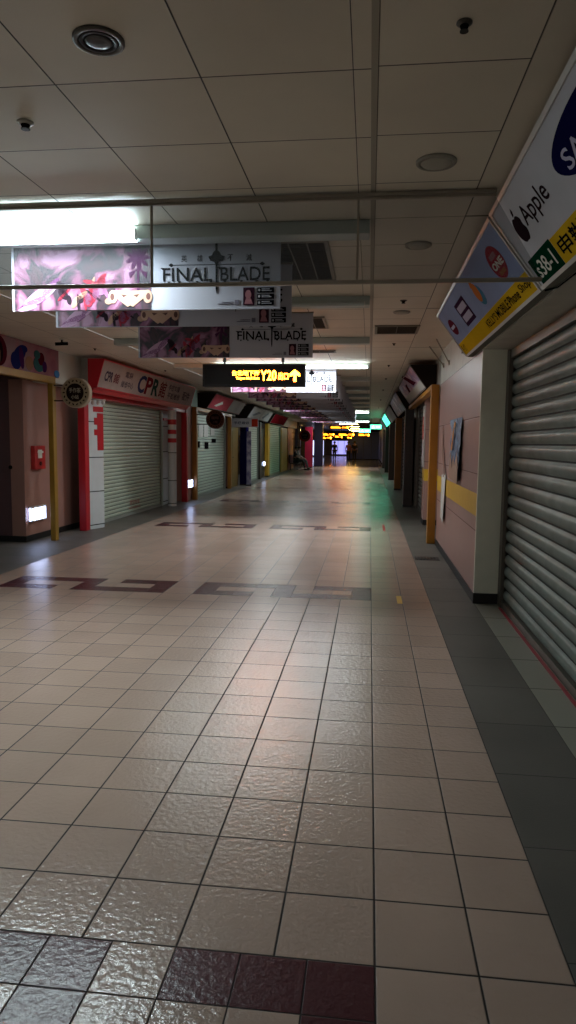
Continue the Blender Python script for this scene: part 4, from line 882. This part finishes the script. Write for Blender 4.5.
def person(x, y, rot, pose, shirt, trousers, label, h=1.66, bag=False):
    t = thing('person', label, 'person', (x, y, 0)); t.rotation_euler = (0, 0, rot); ORG[t] = Vector((0,0,0)); k = h/1.7
    SK = mat('skin', (150,110,92), .5)
    if pose == 'stand':
        hip, kn, an, to = [(.09,0,.90), (.10,.03,.50), (.10,-.03,.09), (.10,.12,.04)], 0, 0, 0
        L_ = {'pelvis': ((0,0,.96), .13), 'waist': ((0,0,1.10), .12), 'chest': ((0,-.01,1.30), .15), 'neck0': ((0,0,1.46), .06), 'neck': ((0,.01,1.52), .05), 'head': ((0,.02,1.60), .085), 'crown': ((0,.02,1.66), .07)}
        for s, n in ((-1, 'l'), (1, 'r')):
            st = .12*s
            L_.update({'hip'+n: ((.09*s,0,.90), .095), 'knee'+n: ((.10*s,.03+st*.4,.50), .062), 'ank'+n: ((.10*s,st*.8,.09), .042), 'toe'+n: ((.11*s,st*.8+.14,.035), .035),
                       'sh'+n: ((.17*s,0,1.41), .06), 'el'+n: ((.23*s,-.03,1.12), .042), 'wr'+n: ((.24*s,.05,.88), .028), 'palm'+n: ((.24*s,.07,.80), .030)})
            for f in range(4): L_['f%d%s' % (f, n)] = ((.24*s+(f-1.5)*.0, .04+f*.022, .765-.004*abs(f-1.5)), .009); L_['g%d%s' % (f, n)] = ((.235*s, .045+f*.022, .72), .008)
            L_['th'+n] = ((.225*s,.115,.79), .010)
    else:
        L_ = {'pelvis': ((0,.02,.58), .13), 'waist': ((0,0,.73), .12), 'chest': ((0,.01,.94), .15), 'neck0': ((0,.04,1.10), .06), 'neck': ((0,.06,1.15), .05), 'head': ((0,.09,1.22), .085), 'crown': ((0,.09,1.28), .07)}
        for s, n in ((-1, 'l'), (1, 'r')):
            L_.update({'hip'+n: ((.10*s,.05,.56), .09), 'knee'+n: ((.12*s,.47,.53), .066), 'ank'+n: ((.12*s,.60,.10), .042), 'toe'+n: ((.12*s,.74,.04), .035),
                       'sh'+n: ((.17*s,.02,1.05), .06), 'el'+n: ((.22*s,.10,.80), .042), 'wr'+n: ((.14*s,.33,.66), .028), 'palm'+n: ((.11*s,.40,.645), .030)})
            for f in range(4): L_['f%d%s' % (f, n)] = ((.11*s+(f-1.5)*.021, .45, .64), .009); L_['g%d%s' % (f, n)] = ((.11*s+(f-1.5)*.021, .49, .615), .008)
            L_['th'+n] = ((.055*s,.41,.645), .010)
    E_ = [('pelvis','waist'),('waist','chest'),('chest','neck0'),('neck0','neck'),('neck','head'),('head','crown')]
    for n in 'lr':
        E_ += [('pelvis','hip'+n),('hip'+n,'knee'+n),('knee'+n,'ank'+n),('ank'+n,'toe'+n),('chest','sh'+n),('sh'+n,'el'+n),('el'+n,'wr'+n),('wr'+n,'palm'+n),('palm'+n,'th'+n)]
        for f in range(4): E_ += [('palm'+n,'f%d%s' % (f,n)),('f%d%s' % (f,n),'g%d%s' % (f,n))]
    J = {a: (tuple(c*k for c in p), r*k) for a, (p, r) in L_.items()}
    b = skin_body('body', J, E_, SK, t)
    def sub(names, grow, edges):
        return {a: (J[a][0], J[a][1]*grow) for a in names}, edges
    ns = ['pelvis','waist','chest','shl','shr','ell','elr']; Jn, En = sub(ns, 1.14, [('pelvis','waist'),('waist','chest'),('chest','shl'),('chest','shr'),('shl','ell'),('shr','elr')]); skin_body('shirt', Jn, En, shirt, t)
    ns = ['pelvis','hipl','hipr','kneel','kneer','ankl','ankr']; Jn, En = sub(ns, 1.17, [('pelvis','hipl'),('pelvis','hipr'),('hipl','kneel'),('hipr','kneer'),('kneel','ankl'),('kneer','ankr')]); skin_body('trousers', Jn, En, trousers, t)
    hp = Vector(J['crown'][0]); g = MB(); g.v = []; ORG[t] = Vector((0,0,0))
    g.lathe(hp+Vector((0,-.018,-.055)), (0,0,1), [(.093,0),(.103,.04),(.098,.085),(.07,.125),(.02,.145)], 16); g.build('hair', mat('hair_black', (24,20,20), .5), t, smooth=True)
    hd = Vector(J['head'][0]); g = MB(); g.tube(hd+Vector((0,.085,.0)), hd+Vector((0,.112,-.015)), .013, 8, .008); g.build('nose', SK, t, smooth=True)
    for s in (-1, 1):
        g = MB(); g.lathe(hd+Vector((s*.032,.080,.02)), (0,1,0), [(.011,0),(.009,.008),(.003,.011)], 8); g.build('eye', BLACK, t); g = MB(); g.lathe(hd+Vector((s*.085,.01,.0)), (s,0,0), [(.024,0),(.02,.014)], 10); g.build('ear', SK, t)
    g = MB(); g.box(hd.x-.022, hd.x+.022, hd.y+.078, hd.y+.092, hd.z-.045, hd.z-.038); g.build('mouth', mat('lips', (120,60,56), .5), t)
    for s, n in ((-1,'l'),(1,'r')):
        a = Vector(J['ank'+n][0]); g = MB(); g.box(a.x-.045, a.x+.045, a.y-.06, a.y+.20, 0, .035); g.box(a.x-.042, a.x+.042, a.y-.055, a.y+.13, .035, .085); g.build('shoe', BLACK, t, bevel=.015)
    return t
person(-2.95, 59.0, .2, 'stand', mat('cloth_navy', (34,34,56), .8), mat('cloth_dark', (26,26,32), .8), 'distant person in dark clothes walking apart at the left of the hall', 1.64)
person(-1.72, 57.0, 0, 'stand', mat('cloth_rose', (140,80,76), .8), mat('cloth_dark'), 'distant person in a reddish top walking beside a darker companion', 1.62)
person(-1.22, 57.3, .1, 'stand', mat('cloth_black', (22,22,26), .8), mat('cloth_dark'), 'distant person dressed in black beside the one in the reddish top', 1.66)
t = thing('waiting_bench', 'low dark bench against the left shopfronts where two people sit', 'bench', (-4.15, 39.6, 0))
g = MB(); g.box(-4.40, -3.96, 38.4, 40.9, .34, .385); g.build('seat', DKMETAL, t, bevel=.01)
g = MB(); g.box(-4.44, -4.40, 38.4, 40.9, .385, .85); g.build('backrest', DKMETAL, t, bevel=.01)
for yy in (38.5, 40.75):
    for xx in (-4.38, -4.02): g = MB(); g.box(xx, xx+.04, yy, yy+.04, 0, .34); g.build('leg', STEELD, t)
person(-4.16, 38.9, -math.pi/2, 'sit', mat('cloth_dark2', (36,34,40), .8), mat('cloth_dark'), 'person in dark clothes sitting on the bench, nearer of the two')
person(-4.10, 39.9, -math.pi/2, 'sit', mat('cloth_white', (180,176,180), .8), mat('cloth_grey', (90,88,96), .8), 'person in a white top sitting on the bench, farther of the two')
